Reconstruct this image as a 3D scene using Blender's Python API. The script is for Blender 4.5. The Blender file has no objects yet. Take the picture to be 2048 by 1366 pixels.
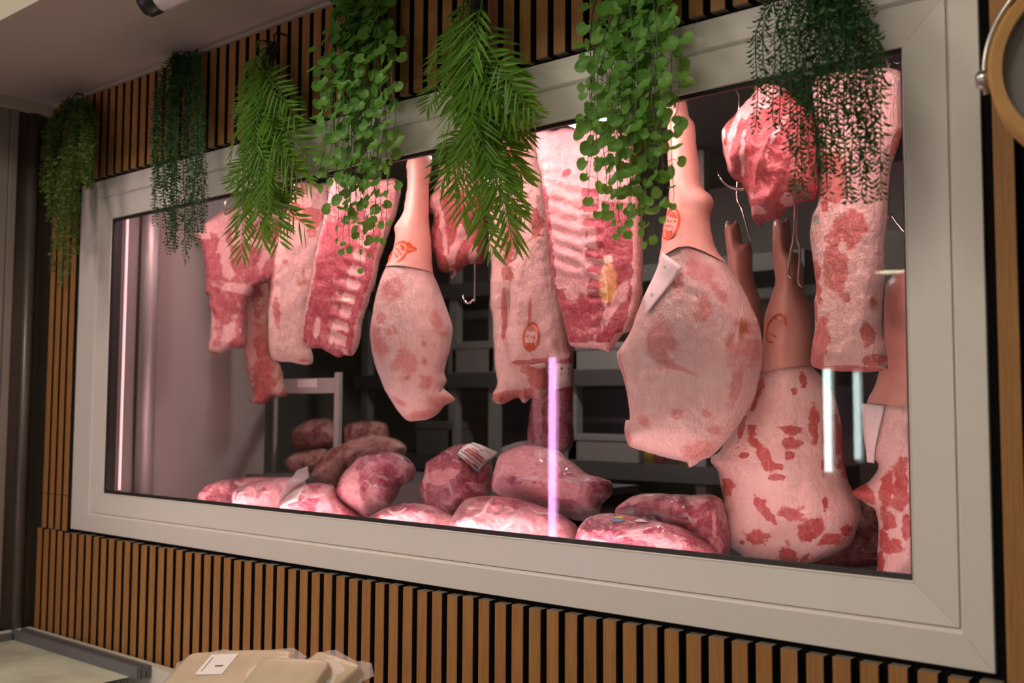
import bpy, bmesh, math, random
import numpy as np
from mathutils import Matrix, Vector

# ------------------------------------------------------------------ camera
F = 2015.7851
RX, RY, RZ = .0665, -.6817, .0051
C = np.array([2.9763, -1.4521, .3572])
_fw = np.array([math.sin(RY)*math.cos(RX), math.cos(RY)*math.cos(RX), math.sin(RX)])
_r = np.array([math.cos(RY), -math.sin(RY), 0.0])
_u = np.cross(_r, _fw)
_R = _r*math.cos(RZ)+_u*math.sin(RZ)
_U = -_r*math.sin(RZ)+_u*math.cos(RZ)

sc = bpy.context.scene
col = sc.collection
cam = bpy.data.cameras.new('camera')
cam.sensor_width = 36.0
cam.lens = F/2048*36.0
cam.clip_start = .05
cam.clip_end = 60
cam.dof.use_dof = True
cam.dof.focus_distance = 1.95
cam.dof.aperture_fstop = 3.5
camo = bpy.data.objects.new('camera', cam)
col.objects.link(camo)
camo.matrix_world = Matrix(((_R[0], _U[0], -_fw[0], C[0]), (_R[1], _U[1], -_fw[1], C[1]),
                            (_R[2], _U[2], -_fw[2], C[2]), (0, 0, 0, 1)))
sc.camera = camo

# ------------------------------------------------------------------ world, lamps, exposure
w = bpy.data.worlds.new('world')
sc.world = w
w.use_nodes = True
w.node_tree.nodes['Background'].inputs[0].default_value = (1, .88, .74, 1)
w.node_tree.nodes['Background'].inputs[1].default_value = .02
sc.view_settings.view_transform = 'Standard'
sc.view_settings.look = 'None'
sc.view_settings.gamma = 1
sc.view_settings.use_curve_mapping = False
sc.view_settings.exposure = 0.0
sc.cycles.max_bounces = 7
sc.cycles.diffuse_bounces = 3
sc.cycles.glossy_bounces = 3
sc.cycles.transparent_max_bounces = 10
sc.cycles.caustics_reflective = False
sc.cycles.caustics_refractive = False

def area(name, loc, target, sx, sy, watts, colr):
    l = bpy.data.lights.new(name, 'AREA')
    l.shape = 'RECTANGLE'
    l.size = sx
    l.size_y = sy
    l.energy = watts
    l.color = colr
    o = bpy.data.objects.new(name, l)
    col.objects.link(o)
    o.location = loc
    d = Vector(target)-Vector(loc)
    o.rotation_euler = d.to_track_quat('-Z', 'Y').to_euler()
    return o

# shop ceiling panels (the shop behind the viewer)
SHOP_PANELS = [((-1.0, -1.75, 2.02), 25), ((.7, -1.65, 2.02), 22), ((2.3, -1.65, 2.02), 15), ((3.9, -1.75, 2.02), 7), ((1.6, -3.6, 2.02), 18)]
for k, (p, wt) in enumerate(SHOP_PANELS):
    area('shop_panel_light', p, (p[0], p[1], 0), .6, .6, wt, (1, .87, .69))
# low glow of the lit shop fridges opposite the window
area('shop_fridge_light', (2.4, -4.2, .1), (1.6, 0, .2), 2.4, 1.2, 6.5, (1, .90, .78))

# ------------------------------------------------------------------ helpers
rng = np.random.RandomState(7)
random.seed(11)

def ray(px, py):
    return _fw+_R*((px-1024)/F)-_U*((py-683)/F)
def aty(px, py, y):
    d = ray(px, py)
    return C+d*((y-C[1])/d[1])
def atz(px, py, z):
    d = ray(px, py)
    return C+d*((z-C[2])/d[2])
def atx(px, py, x):
    d = ray(px, py)
    return C+d*((x-C[0])/d[0])

def tag(o, label=None, cat=None, group=None, kind=None):
    if label: o['label'] = label
    if cat: o['category'] = cat
    if group: o['group'] = group
    if kind: o['kind'] = kind
    return o
def empty(name, loc=(0, 0, 0), **kw):
    o = bpy.data.objects.new(name, None)
    o.empty_display_size = .05
    col.objects.link(o)
    o.location = [float(v) for v in loc]
    return tag(o, **kw)
def link(name, me, mat=None, parent=None, **kw):
    o = bpy.data.objects.new(name, me)
    col.objects.link(o)
    if mat is not None and len(me.materials) == 0:
        me.materials.append(mat)
    if parent is not None:
        o.parent = parent
        o.matrix_parent_inverse = Matrix.Translation(-Vector(parent.location)) if parent.type == 'EMPTY' and parent.parent is None else Matrix.Identity(4)
    return tag(o, **kw)

class MB:
    def __init__(s):
        s.v = []; s.f = []
    def add(s, vs, fs):
        n = len(s.v)
        s.v += [tuple(float(c) for c in p) for p in vs]
        s.f += [tuple(i+n for i in f) for f in fs]
        return s
    def box(s, x0, x1, y0, y1, z0, z1):
        vs = [(x0, y0, z0), (x1, y0, z0), (x1, y1, z0), (x0, y1, z0), (x0, y0, z1), (x1, y0, z1), (x1, y1, z1), (x0, y1, z1)]
        return s.add(vs, [(0, 3, 2, 1), (4, 5, 6, 7), (0, 1, 5, 4), (1, 2, 6, 5), (2, 3, 7, 6), (3, 0, 4, 7)])
    def tube(s, pts, r, n=8, cap=True):
        pts = [np.array(p, float) for p in pts]
        rs = r if hasattr(r, '__len__') else [r]*len(pts)
        t = pts[1]-pts[0]; t /= np.linalg.norm(t)+1e-12
        a = np.cross(t, (0, 0, 1))
        if np.linalg.norm(a) < 1e-3: a = np.cross(t, (1, 0, 0))
        a /= np.linalg.norm(a)
        vs = []
        for i, p in enumerate(pts):
            q = pts[min(i+1, len(pts)-1)]-pts[max(i-1, 0)]
            q = q/(np.linalg.norm(q)+1e-12)
            a = a-q*(a@q); a /= np.linalg.norm(a)+1e-12
            b = np.cross(q, a)
            for k in range(n):
                th = 2*math.pi*k/n
                vs.append(p+rs[i]*(a*math.cos(th)+b*math.sin(th)))
        fs = []
        for i in range(len(pts)-1):
            for k in range(n):
                fs.append((i*n+k, i*n+(k+1) % n, (i+1)*n+(k+1) % n, (i+1)*n+k))
        if cap:
            fs.append(tuple(range(n))[::-1])
            fs.append(tuple((len(pts)-1)*n+k for k in range(n)))
        return s.add(vs, fs)
    def lathe(s, o, axis, prof, n=24):
        o = np.array(o, float); ax = np.array(axis, float); ax /= np.linalg.norm(ax)
        a = np.cross(ax, (0, 0, 1))
        if np.linalg.norm(a) < 1e-3: a = np.array((1.0, 0, 0))
        a /= np.linalg.norm(a); b = np.cross(ax, a)
        vs = []; fs = []
        for (r, h) in prof:
            for k in range(n):
                th = 2*math.pi*k/n
                vs.append(o+ax*h+r*(a*math.cos(th)+b*math.sin(th)))
        for i in range(len(prof)-1):
            for k in range(n):
                fs.append((i*n+k, i*n+(k+1) % n, (i+1)*n+(k+1) % n, (i+1)*n+k))
        return s.add(vs, fs)
    def mesh(s, name, smooth=False):
        me = bpy.data.meshes.new(name)
        me.from_pydata(s.v, [], s.f)
        if smooth:
            me.polygons.foreach_set('use_smooth', [True]*len(me.polygons))
        me.update()
        return me
    def build(s, name, mat, parent=None, smooth=False, bevel=0, **kw):
        o = link(name, s.mesh(name, smooth), mat, parent, **kw)
        if bevel:
            m = o.modifiers.new('bevel', 'BEVEL'); m.width = bevel; m.segments = 2; m.limit_method = 'ANGLE'
        return o

# ------------------------------------------------------------------ materials
def sock(n, *names):
    for k in names:
        if k in n.inputs: return n.inputs[k]
class NT:
    def __init__(s, name):
        s.m = bpy.data.materials.new(name); s.m.use_nodes = True
        s.t = s.m.node_tree
        s.bsdf = s.t.nodes['Principled BSDF']
        s.out = s.t.nodes['Material Output']
    def n(s, typ, **kw):
        x = s.t.nodes.new(typ)
        for k, v in kw.items(): setattr(x, k, v)
        return x
    def l(s, a, b): s.t.links.new(a, b)
    def put(s, inp, v):
        if hasattr(v, 'is_linked') or isinstance(v, bpy.types.NodeSocket): s.l(v, inp)
        elif hasattr(v, '__len__') and len(v) == 3 and inp.type == 'RGBA': inp.default_value = (*v, 1)
        else: inp.default_value = v
    def math(s, op, a, b=None, c=None, clamp=False):
        x = s.n('ShaderNodeMath', operation=op, use_clamp=clamp)
        s.put(x.inputs[0], a)
        if b is not None: s.put(x.inputs[1], b)
        if c is not None: s.put(x.inputs[2], c)
        return x.outputs[0]
    def mix(s, fac, a, b, mode='MIX'):
        x = s.n('ShaderNodeMix', data_type='RGBA', blend_type=mode)
        s.put(x.inputs[0], fac); s.put(x.inputs[6], a); s.put(x.inputs[7], b)
        return x.outputs[2]
    def ramp(s, v, lo, hi, smooth=True):
        x = s.n('ShaderNodeMapRange', interpolation_type='SMOOTHSTEP' if smooth else 'LINEAR')
        s.put(x.inputs[0], v); s.put(x.inputs[1], lo); s.put(x.inputs[2], hi)
        return x.outputs[0]
    def coord(s, kind='Object', scale=(1, 1, 1), rot=(0, 0, 0)):
        c = s.n('ShaderNodeTexCoord'); mp = s.n('ShaderNodeMapping')
        mp.inputs['Scale'].default_value = scale; mp.inputs['Rotation'].default_value = rot
        s.l(c.outputs[kind], mp.inputs[0])
        return mp.outputs[0]
    def noise(s, v, scale, detail=4, rough=.55, dist=0):
        x = s.n('ShaderNodeTexNoise')
        s.l(v, x.inputs['Vector']); x.inputs['Scale'].default_value = scale
        x.inputs['Detail'].default_value = detail; x.inputs['Roughness'].default_value = rough
        x.inputs['Distortion'].default_value = dist
        return x.outputs['Fac']
    def bump(s, h, strength=.3, dist=.01, prev=None):
        x = s.n('ShaderNodeBump'); x.inputs['Strength'].default_value = strength; x.inputs['Distance'].default_value = dist
        s.l(h, x.inputs['Height'])
        if prev is not None: s.l(prev, x.inputs['Normal'])
        return x.outputs[0]
    def attr(s, name):
        x = s.n('ShaderNodeAttribute'); x.attribute_name = name
        return x
    def set(s, **kw):
        for k, v in kw.items():
            s.put(s.bsdf.inputs[k.replace('_', ' ')], v)
        return s

def plain(name, colr, rough=.5, metal=0, spec=.5, var=0.06, nscale=6, bump=0, bscale=120, coat=0):
    t = NT(name)
    v = t.coord()
    n = t.noise(v, nscale, 4)
    d = t.mix(t.math('MULTIPLY', n, 1.0), tuple(c*(1-var) for c in colr), tuple(min(1, c*(1+var)) for c in colr))
    t.set(Base_Color=d, Roughness=rough, Metallic=metal, Specular_IOR_Level=spec, Coat_Weight=coat)
    if bump: t.l(t.bump(t.noise(v, bscale, 3), bump, .002), t.bsdf.inputs['Normal'])
    return t.m
def emit(name, colr, strength):
    t = NT(name)
    t.set(Base_Color=(.8, .8, .8), Emission_Color=colr, Emission_Strength=strength, Roughness=.4)
    return t.m

M = {}
def wood_mat():
    t = NT('slat_wood')
    info = t.n('ShaderNodeObjectInfo')
    v = t.coord('Object', (1, 1, .045))
    add = t.n('ShaderNodeVectorMath', operation='ADD')
    comb = t.n('ShaderNodeCombineXYZ'); t.l(t.math('MULTIPLY', info.outputs['Random'], 37.0), comb.inputs[0]); t.l(info.outputs['Random'], comb.inputs[2])
    t.l(v, add.inputs[0]); t.l(comb.outputs[0], add.inputs[1])
    g = t.noise(add.outputs[0], 260, 5, .6, .4)
    g2 = t.noise(add.outputs[0], 60, 3)
    c = t.mix(t.ramp(g, .3, .75), (.42, .205, .062), (.27, .118, .032))
    c = t.mix(t.math('MULTIPLY', t.ramp(g2, .45, .7), .45), c, (.47, .25, .085))
    c = t.mix(t.math('MULTIPLY', info.outputs['Random'], .35), c, (.30, .14, .042))
    t.set(Base_Color=c, Roughness=.5, Specular_IOR_Level=.35)
    t.l(t.bump(g, .15, .001), t.bsdf.inputs['Normal'])
    return t.m
M['wood'] = wood_mat()
M['slat_side'] = plain('black_slat_side', (.012, .011, .010), .8, spec=.2)
M['slat_end'] = plain('cut_slat_end', (.20, .17, .13), .8, spec=.2)
M['felt'] = plain('black_felt', (.008, .008, .008), .95, spec=.1, var=.3, nscale=200)
M['upvc'] = plain('white_window_plastic', (.74, .71, .66), .36, spec=.5, var=.03, nscale=4)
M['gasket'] = plain('black_rubber_gasket', (.01, .01, .01), .5)
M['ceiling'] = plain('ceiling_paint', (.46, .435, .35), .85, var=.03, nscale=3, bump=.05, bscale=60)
M['white'] = plain('white_painted_metal', (.75, .73, .70), .4)
M['steel'] = plain('brushed_steel', (.55, .54, .53), .25, metal=1, var=.1, nscale=40)
M['hook'] = plain('polished_hook_steel', (.78, .77, .76), .14, metal=1)
M['greywall'] = plain('cold_room_panel', (.36, .33, .315), .38, spec=.4, var=.04, nscale=5, bump=.06, bscale=30)
M['darkwall'] = plain('cold_room_back_panel', (.30, .30, .27), .6, var=.15, nscale=3)
M['darkmetal'] = plain('dark_column_metal', (.085, .075, .065), .35, metal=.3, var=.25, nscale=9)
M['darkshelf'] = plain('dark_shelf_metal', (.10, .10, .095), .5)
M['floor'] = plain('shop_floor_tile', (.28, .26, .24), .4, var=.1, nscale=2)
M['paper'] = plain('paper_tag_stock', (.80, .77, .74), .6, var=.03, nscale=30)
M['freezer'] = plain('freezer_white_enamel', (.66, .66, .58), .3, var=.04)
M['rail'] = plain('grey_plastic_rail', (.13, .13, .14), .4, var=.1)
M['ink'] = plain('orange_stamp_ink', (.78, .11, .01), .5, var=.25, nscale=60)
M['ink_red'] = plain('brick_red_stamp_ink', (.50, .09, .03), .5, var=.3, nscale=60)
M['print_dark'] = plain('dark_print', (.10, .09, .10), .6)
M['print_green'] = plain('green_ink', (.25, .55, .38), .6)
M['print_red'] = plain('red_print', (.50, .14, .12), .6)
M['print_blue'] = plain('blue_print', (.12, .35, .50), .6)
M['print_yellow'] = plain('yellow_print', (.55, .50, .10), .6)
M['black'] = plain('black_plastic', (.012, .012, .013), .3)
M['lampwood'] = plain('pale_bent_wood', (.55, .30, .10), .45, var=.15, nscale=30)
M['discgrey'] = plain('grey_disc', (.20, .19, .18), .55, var=.08, nscale=4)

def glass_mat():
    t = NT('window_glass')
    t.t.nodes.remove(t.bsdf)
    tr = t.n('ShaderNodeBsdfTransparent'); tr.inputs[0].default_value = (.93, .93, .925, 1)
    gl = t.n('ShaderNodeBsdfGlossy'); gl.inputs['Roughness'].default_value = .012
    fr = t.n('ShaderNodeFresnel'); fr.inputs[0].default_value = 1.5
    mx = t.n('ShaderNodeMixShader')
    t.l(fr.outputs[0], mx.inputs[0]); t.l(tr.outputs[0], mx.inputs[1]); t.l(gl.outputs[0], mx.inputs[2])
    t.l(mx.outputs[0], t.out.inputs[0])
    return t.m
M['glass'] = glass_mat()

def film_mat(name, alpha, tint=(.9, .88, .88)):
    t = NT(name)
    v = t.coord()
    n = t.noise(v, 30, 4, .6, .6)
    t.set(Base_Color=tint, Roughness=.12, Alpha=alpha, Specular_IOR_Level=.7)
    t.l(t.bump(n, .6, .01), t.bsdf.inputs['Normal'])
    return t.m
M['film'] = film_mat('clear_vacuum_film', .30)

def meat_mat(name, fat, fat2, mus, mus2, rough=.42, edge=.08, a1=.5, a2=.25, fib=(1, 1, 1), fibs=90, bump=.6, stain=(.40, .12, .04), coat=.0, s1=38, wr=0, vein=.25):
    t = NT(name)
    v = t.coord()
    vf = t.coord('Object', fib)
    n1 = t.noise(v, s1, 5, .6, .3)
    n2 = t.noise(v, s1*4.2, 4, .6)
    n3 = t.noise(v, 16, 4, .6, .4)
    nf = t.noise(vf, fibs, 6, .65, .5)
    nv = t.noise(v, 24, 5, .55, 1.6)
    val = t.math('ADD', t.attr('mus').outputs['Fac'], t.math('ADD', t.math('MULTIPLY_ADD', n1, a1, -a1/2), t.math('MULTIPLY_ADD', n2, a2, -a2/2)))
    fac = t.ramp(val, .5-edge, .5+edge)
    ns = t.noise(t.coord('Object', (1, 1, .16), (.0, .35, .0)), 85, 5, .6, .9)
    lil = t.noise(v, 10, 3, .5, .6)
    cf = t.mix(t.ramp(t.math('ADD', t.math('MULTIPLY', n3, .45), t.math('ADD', t.math('MULTIPLY', nf, .25), t.math('MULTIPLY', ns, .3))), .38, .60), fat, fat2)
    cf = t.mix(t.math('MULTIPLY', t.ramp(lil, .52, .68), .45), cf, tuple(a*b_ for a, b_ in zip(fat, (.86, .86, 1.02))))
    cf = t.mix(t.math('MULTIPLY', t.ramp(t.math('MULTIPLY', ns, t.ramp(n3, .35, .65)), .40, .55), .55), cf, tuple(min(1, a*1.08+.02) for a in fat))
    ridge = t.math('SUBTRACT', 1.0, t.ramp(t.math('ABSOLUTE', t.math('SUBTRACT', nv, .5)), .0, .035))
    cf = t.mix(t.math('MULTIPLY', ridge, vein), cf, tuple(.55*a+.45*b_ for a, b_ in zip(mus, fat)))
    cm = t.mix(t.ramp(nf, .32, .68), mus, mus2)
    cm = t.mix(t.math('MULTIPLY', ridge, .2), cm, fat2)
    cm = t.mix(t.math('MULTIPLY', t.ramp(ns, .56, .70), .4), cm, fat2)
    c = t.mix(fac, cf, cm)
    c = t.mix(t.math('MULTIPLY', t.attr('aux').outputs['Fac'], t.ramp(n1, .35, .6)), c, stain)
    t.set(Base_Color=c, Roughness=t.math('MULTIPLY_ADD', n2, .3, rough-.24), Specular_IOR_Level=.6, Coat_Weight=coat, Coat_Roughness=.12)
    b = t.bump(t.math('ADD', t.math('MULTIPLY', nf, .7), t.math('ADD', t.math('MULTIPLY', n1, .8), t.math('ADD', t.math('MULTIPLY', n2, .3), t.math('ADD', t.math('MULTIPLY', ns, .5), t.math('MULTIPLY', fac, -.14))))), bump, .010)
    if wr:
        nw = t.noise(t.coord('Object', (1, 1, 1.8)), 26, 6, .6, 1.8)
        b = t.bump(nw, wr, .03, b)
    t.l(b, t.bsdf.inputs['Normal'])
    if coat: t.l(b, t.bsdf.inputs['Coat Normal'])
    return t.m
FAT, FATP = (.80, .60, .53), (.74, .44, .40)
M['ham'] = meat_mat('ham_fat_and_muscle', (.80, .62, .55), (.76, .50, .45), (.52, .11, .095), (.44, .07, .07), a1=.45, a2=.25, fib=(1, 1, .35), bump=.45)
M['ham_soft'] = meat_mat('ham_membrane', (.76, .62, .54), (.70, .48, .43), (.64, .34, .30), (.57, .23, .20), a1=.6, a2=.3, edge=.20, fib=(1, 1, .35), bump=.6)
M['loin'] = meat_mat('loin_fat', (.80, .61, .53), (.78, .52, .47), (.58, .14, .12), (.54, .20, .17), a1=.4, a2=.25, fib=(1, 1, .4), bump=.9)
M['rib'] = meat_mat('rib_meat', (.80, .53, .50), (.76, .42, .41), (.38, .05, .075), (.47, .10, .13), a1=.40, a2=.25, rough=.34, fib=(.6, .6, .5))
M['breast'] = meat_mat('breast_meat', (.80, .52, .48), (.76, .42, .40), (.40, .065, .085), (.52, .15, .16), a1=.75, a2=.3, rough=.36, fib=(1.4, 1.4, .5))
M['neck'] = meat_mat('neck_meat', (.78, .46, .40), (.70, .36, .30), (.46, .07, .06), (.60, .16, .13), a1=.8, a2=.5, rough=.4)
M['chunk'] = meat_mat('shoulder_meat', (.80, .50, .48), (.76, .40, .38), (.48, .105, .11), (.36, .055, .065), a1=.5, a2=.25, rough=.32, fib=(1.6, 1.6, .6), fibs=60)
def skin_mat(name, a, b, c):
    t = NT(name)
    v = t.coord()
    n = t.noise(v, 9, 4); n2 = t.noise(v, 60, 5, .6); n3 = t.noise(v, 300, 3)
    cc = t.mix(t.ramp(n, .35, .65), a, b)
    cc = t.mix(t.math('MULTIPLY', t.ramp(n2, .52, .72), .5), cc, c)
    t.set(Base_Color=cc, Roughness=.42, Specular_IOR_Level=.4)
    t.l(t.bump(t.math('ADD', n2, t.math('MULTIPLY', n3, .35)), .18, .004), t.bsdf.inputs['Normal'])
    return t.m
M['skin'] = skin_mat('pale_pork_skin', (.82, .52, .41), (.80, .45, .36), (.78, .40, .33))
M['skin_brown'] = skin_mat('ruddy_pork_skin', (.62, .37, .29), (.58, .30, .24), (.60, .24, .19))
def pack(name, fat, fat2, mus, mus2):
    t = NT(name)
    v = t.coord()
    n0 = t.noise(v, 13, 4, .55, 1.2); n1 = t.noise(v, 30, 5, .6, 1.0); nf = t.noise(t.coord('Object', (1, 1, 2.2)), 70, 5, .6, .8)
    val = t.math('ADD', t.attr('mus').outputs['Fac'], t.math('ADD', t.math('MULTIPLY_ADD', n0, 1.1, -.55), t.math('MULTIPLY_ADD', n1, .55, -.28)))
    fac = t.ramp(val, .38, .62)
    ridge = t.math('SUBTRACT', 1.0, t.ramp(t.math('ABSOLUTE', t.math('SUBTRACT', n1, .5)), .0, .05))
    cf = t.mix(t.ramp(nf, .35, .65), fat, fat2)
    cm = t.mix(t.ramp(t.math('ADD', t.math('MULTIPLY', nf, .5), t.math('MULTIPLY', n0, .5)), .4, .62), mus, mus2)
    c = t.mix(fac, cf, cm)
    c = t.mix(t.math('MULTIPLY', ridge, .30), c, fat)
    t.set(Base_Color=c, Roughness=.42, Specular_IOR_Level=.5, Coat_Weight=1.0, Coat_Roughness=.07, Coat_IOR=1.5)
    b = t.bump(t.math('ADD', n1, t.math('MULTIPLY', nf, .4)), .6, .012)
    t.l(b, t.bsdf.inputs['Normal'])
    nw = t.noise(t.coord('Object', (1, 1, 1.6)), 17, 5, .55, 2.2)
    cre = t.math('SUBTRACT', 1.0, t.ramp(t.math('ABSOLUTE', t.math('SUBTRACT', nw, .5)), .0, .09, False))
    t.l(t.bump(t.math('ADD', nw, t.math('MULTIPLY', cre, .35)), .55, .03), t.bsdf.inputs['Coat Normal'])
    return t.m
M['pack1'] = pack('vacuum_packed_red_meat', (.62, .32, .33), (.48, .16, .20), (.32, .035, .07), (.18, .014, .035))
M['pack2'] = pack('vacuum_packed_pink_meat', (.68, .38, .39), (.58, .25, .29), (.42, .075, .14), (.27, .035, .07))
M['pack3'] = pack('vacuum_packed_dark_meat', (.46, .26, .22), (.34, .13, .11), (.22, .035, .035), (.15, .02, .02))
M['cheese'] = plain('pale_wrapped_slab', (.58, .48, .34), .25, var=.18, nscale=18, bump=.5, bscale=45, coat=.6)

# ------------------------------------------------------------------ room shell
ZC, ZF = 1.262, -1.24
XL = -.02
GX0, GX1, GZ0, GZ1 = .324, 2.509, .118, .886
OX0, OX1, OZ0, OZ1 = .17, 2.617, .009, 1.0

# backing board of the slatted wall with the window opening
b = MB()
yb0, yb1 = .021, .075
b.box(XL, 6.0, yb0, yb1, ZF, OZ0+.03)
b.box(XL, 6.0, yb0, yb1, OZ1-.03, 1.9)
b.box(XL, OX0+.05, yb0, yb1, OZ0+.03, OZ1-.03)
b.box(OX1-.03, 6.0, yb0, yb1, OZ0+.03, OZ1-.03)
wall = b.build('wall_front', M['felt'], kind='structure')
tag(wall, label='black felt backing of the wooden slat wall around the display window')

SLW, SLT = .0265, .0205
slat_cache = {}
def slat(x, z0, z1):
    h = round(z1-z0, 3)
    if h not in slat_cache:
        e = .0008
        m = MB()
        vs = []
        for z in (0, h):
            vs += [(0, SLT, z), (SLW, SLT, z), (SLW, e, z), (SLW-e, 0, z), (e, 0, z), (0, e, z)]
        fs = [tuple(range(6))[::-1], tuple(range(6, 12))] + [(i, (i+1) % 6, 6+(i+1) % 6, 6+i) for i in range(6)]
        m.add(vs, fs)
        me = m.mesh('slat')
        for k_ in ('wood', 'slat_side', 'slat_end'): me.materials.append(M[k_])
        me.polygons.foreach_set('material_index', [2, 2, 1, 1, 0, 0, 0, 1])
        slat_cache[h] = me
    o = bpy.data.objects.new('slat', slat_cache[h]); col.objects.link(o)
    o.parent = wall
    o.location = (x, 0, z0)
    return o
for i in range(0, 67):
    slat(i*.04, ZF, [0, -.001, .001, 0, -.002][i % 5] + (.0 if i > 3 else 0))
for i in range(1, 5):
    x = (i-.42)*.04
    slat(x, .004, .102)
    slat(x, .1035, ZC)
for i in range(4, 66):
    slat((i+.30)*.04, OZ1+.006, ZC)
for i in range(0, 12):
    slat(2.634+i*.04, ZF if i else .003, ZC)

# window frame
def ring(stations, name, mat, parent, ends=.00018):
    """four mitred members from a list of (x0,x1,z0,z1,y) rectangles"""
    for side in range(4):
        m = MB(); vs = []; fs = []
        for (x0, x1, z0, z1, y) in stations:
            p = [((x0+ends, y, z0), (x1-ends, y, z0)), ((x1, y, z0+ends), (x1, y, z1-ends)),
                 ((x1-ends, y, z1), (x0+ends, y, z1)), ((x0, y, z1-ends), (x0, y, z0+ends))][side]
            vs += list(p)
        for k in range(len(stations)-1):
            fs.append((2*k, 2*k+1, 2*k+3, 2*k+2))
        m.add(vs, fs)
        m.build(name, mat, parent)
win = empty('window_1', ((OX0+OX1)/2, .02, OZ0), label='white plastic framed display window', kind='structure')
ring([(OX0, OX1, OZ0, OZ1, .03), (OX0, OX1, OZ0, OZ1, .0125), (OX0+.001, OX1-.001, OZ0+.001, OZ1-.001, .0115),
      (.264, 2.5785, .0555, .953, .0115), (.2655, 2.577, .057, .9515, .0125), (.2710, 2.573, .0618, .946, .018), (.2712, 2.5728, .062, .9458, .03)], 'frame_member', M['upvc'], win)
ring([(.2715, 2.5726, .0624, .9455, .03), (.2715, 2.5726, .0624, .9455, .0150), (.2722, 2.5720, .0631, .9448, .0142),
      (.319, 2.513, .114, .890, .0215), (.3225, 2.5105, .1165, .8875, .0208), (GX0, GX1, GZ0, GZ1, .0230), (GX0, GX1, GZ0, GZ1, .032)], 'sash_member', M['upvc'], win)
ring([(GX0, GX1, GZ0, GZ1, .0240), (GX0+.006, GX1-.003, GZ0+.0075, GZ1-.007, .0255), (GX0+.006, GX1-.003, GZ0+.0075, GZ1-.007, .034)], 'gasket', M['gasket'], win, 0)
g = MB(); g.box(GX0-.004, GX1+.004, .0285, .0286, GZ0-.004, GZ1+.004)
pane = MB(); pane.add([(GX0-.004, .0285, GZ0-.004), (GX1+.004, .0285, GZ0-.004), (GX1+.004, .0285, GZ1+.004), (GX0-.004, .0285, GZ1+.004)], [(0, 1, 2, 3)])
pane.build('glass_pane', M['glass'], win)
# reveal behind the frame
rv = MB()
rv.box(OX0, OX1, .034, .072, GZ1+.035, OZ1)
rv.box(OX0, OX1, .034, .072, OZ0, GZ0-.035)
rv.box(OX0, GX0-.03, .034, .072, GZ0-.035, GZ1+.035)
rv.box(GX1+.03, OX1, .034, .072, GZ0-.035, GZ1+.035)
rv.build('reveal_lining', M['gasket'], win)

# soffit, main ceiling, shop walls, floor
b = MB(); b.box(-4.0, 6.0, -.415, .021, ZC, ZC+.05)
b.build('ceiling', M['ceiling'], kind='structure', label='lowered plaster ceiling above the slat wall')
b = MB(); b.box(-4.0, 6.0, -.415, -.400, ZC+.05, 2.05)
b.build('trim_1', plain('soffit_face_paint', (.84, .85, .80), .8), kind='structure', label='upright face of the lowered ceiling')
b = MB(); b.box(-4.0, 6.0, -5.2, -.40, 2.05, 2.1)
b.build('ceiling_main', plain('main_ceiling_paint', (.8, .79, .74), .9), kind='structure', label='higher white shop ceiling beyond the soffit')
b = MB(); b.box(-4.1, 6.2, -5.3, .021, ZF-.05, ZF)
b.build('floor', M['floor'], kind='structure', label='grey tiled shop floor')
b = MB(); b.box(-4.1, 6.2, -5.3, -5.2, ZF, 2.1)
b.build('wall_rear', plain('shop_rear_wall', (.50, .44, .38), .7), kind='structure', label='dim rear wall of the shop')
b = MB(); b.box(6.0, 6.1, -5.3, .1, ZF, 2.1)
b.build('wall_right', plain('shop_side_wall', (.35, .31, .27), .7), kind='structure', label='plain right wall of the shop')
b = MB(); b.box(XL-.5, XL, -.62, .075, ZF, 2.1)
b.build('wall_left', M['darkmetal'], kind='structure', label='dark metal clad pier beside the slats at the left')
b = MB(); b.box(-4.1, -4.0, -5.3, .1, ZF, 2.1); b.box(-4.0, XL-.5, .02, .075, ZF, 2.1)
b.build('wall_left_far', plain('far_shop_wall', (.40, .36, .31), .7), kind='structure', label='plain far left wall of the shop')
# profiles on the left wall
b = MB(); b.box(XL, XL+.012, -.115, -.096, ZF, ZC-.02); b.box(XL, XL+.004, -.6, -.118, ZF, ZC-.02)
b.build('trim_2', plain('grey_wall_profile', (.26, .245, .21), .45, metal=.2), kind='structure', label='grey upright profile on the left wall')
b = MB(); b.tube([(XL+.004, -.045, ZF), (XL+.004, -.045, ZC-.02)], .018, 10)
b.build('trim_3', M['darkmetal'], kind='structure', smooth=True, label='dark rounded upright in the left corner')
b = MB(); b.box(XL, XL+.034, -.8, 0, ZC-.03, ZC+.001)
b.build('trim_4', M['ceiling'], kind='structure', label='pale ceiling moulding in the left corner')
b = MB(); b.box(XL, 6, -.008, .002, ZC-.006, ZC)
b.build('trim_5', M['ceiling'], kind='structure', label='thin pale bead where slats meet the ceiling')

# cold room behind the glass
CR_X0, CR_X1, CR_Y1, CR_Z0, CR_Z1 = .275, 3.3, 2.4, .025, 1.30
b = MB(); b.box(CR_X0-.05, CR_X0, .075, .60, .0, CR_Z1)
b.build('wall_side', M['greywall'], kind='structure', label='grey side panel of the cold display')
b = MB(); b.box(-1.2, CR_X1, CR_Y1, CR_Y1+.05, -1, CR_Z1+.4)
b.build('wall_back', M['darkwall'], kind='structure', label='dark back wall of the cold room')
b = MB(); b.box(-1.25, -1.2, .075, CR_Y1, -1, CR_Z1+.4); b.box(-1.2, CR_X0-.05, .56, .60, -1, CR_Z1)
b.build('wall_far', M['darkwall'], kind='structure', label='dark far wall of the cold room')
b = MB(); b.box(CR_X1, CR_X1+.05, .075, CR_Y1, -1, CR_Z1+.4)
b.build('wall_end', M['darkwall'], kind='structure', label='dark end wall of the cold room')
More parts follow.
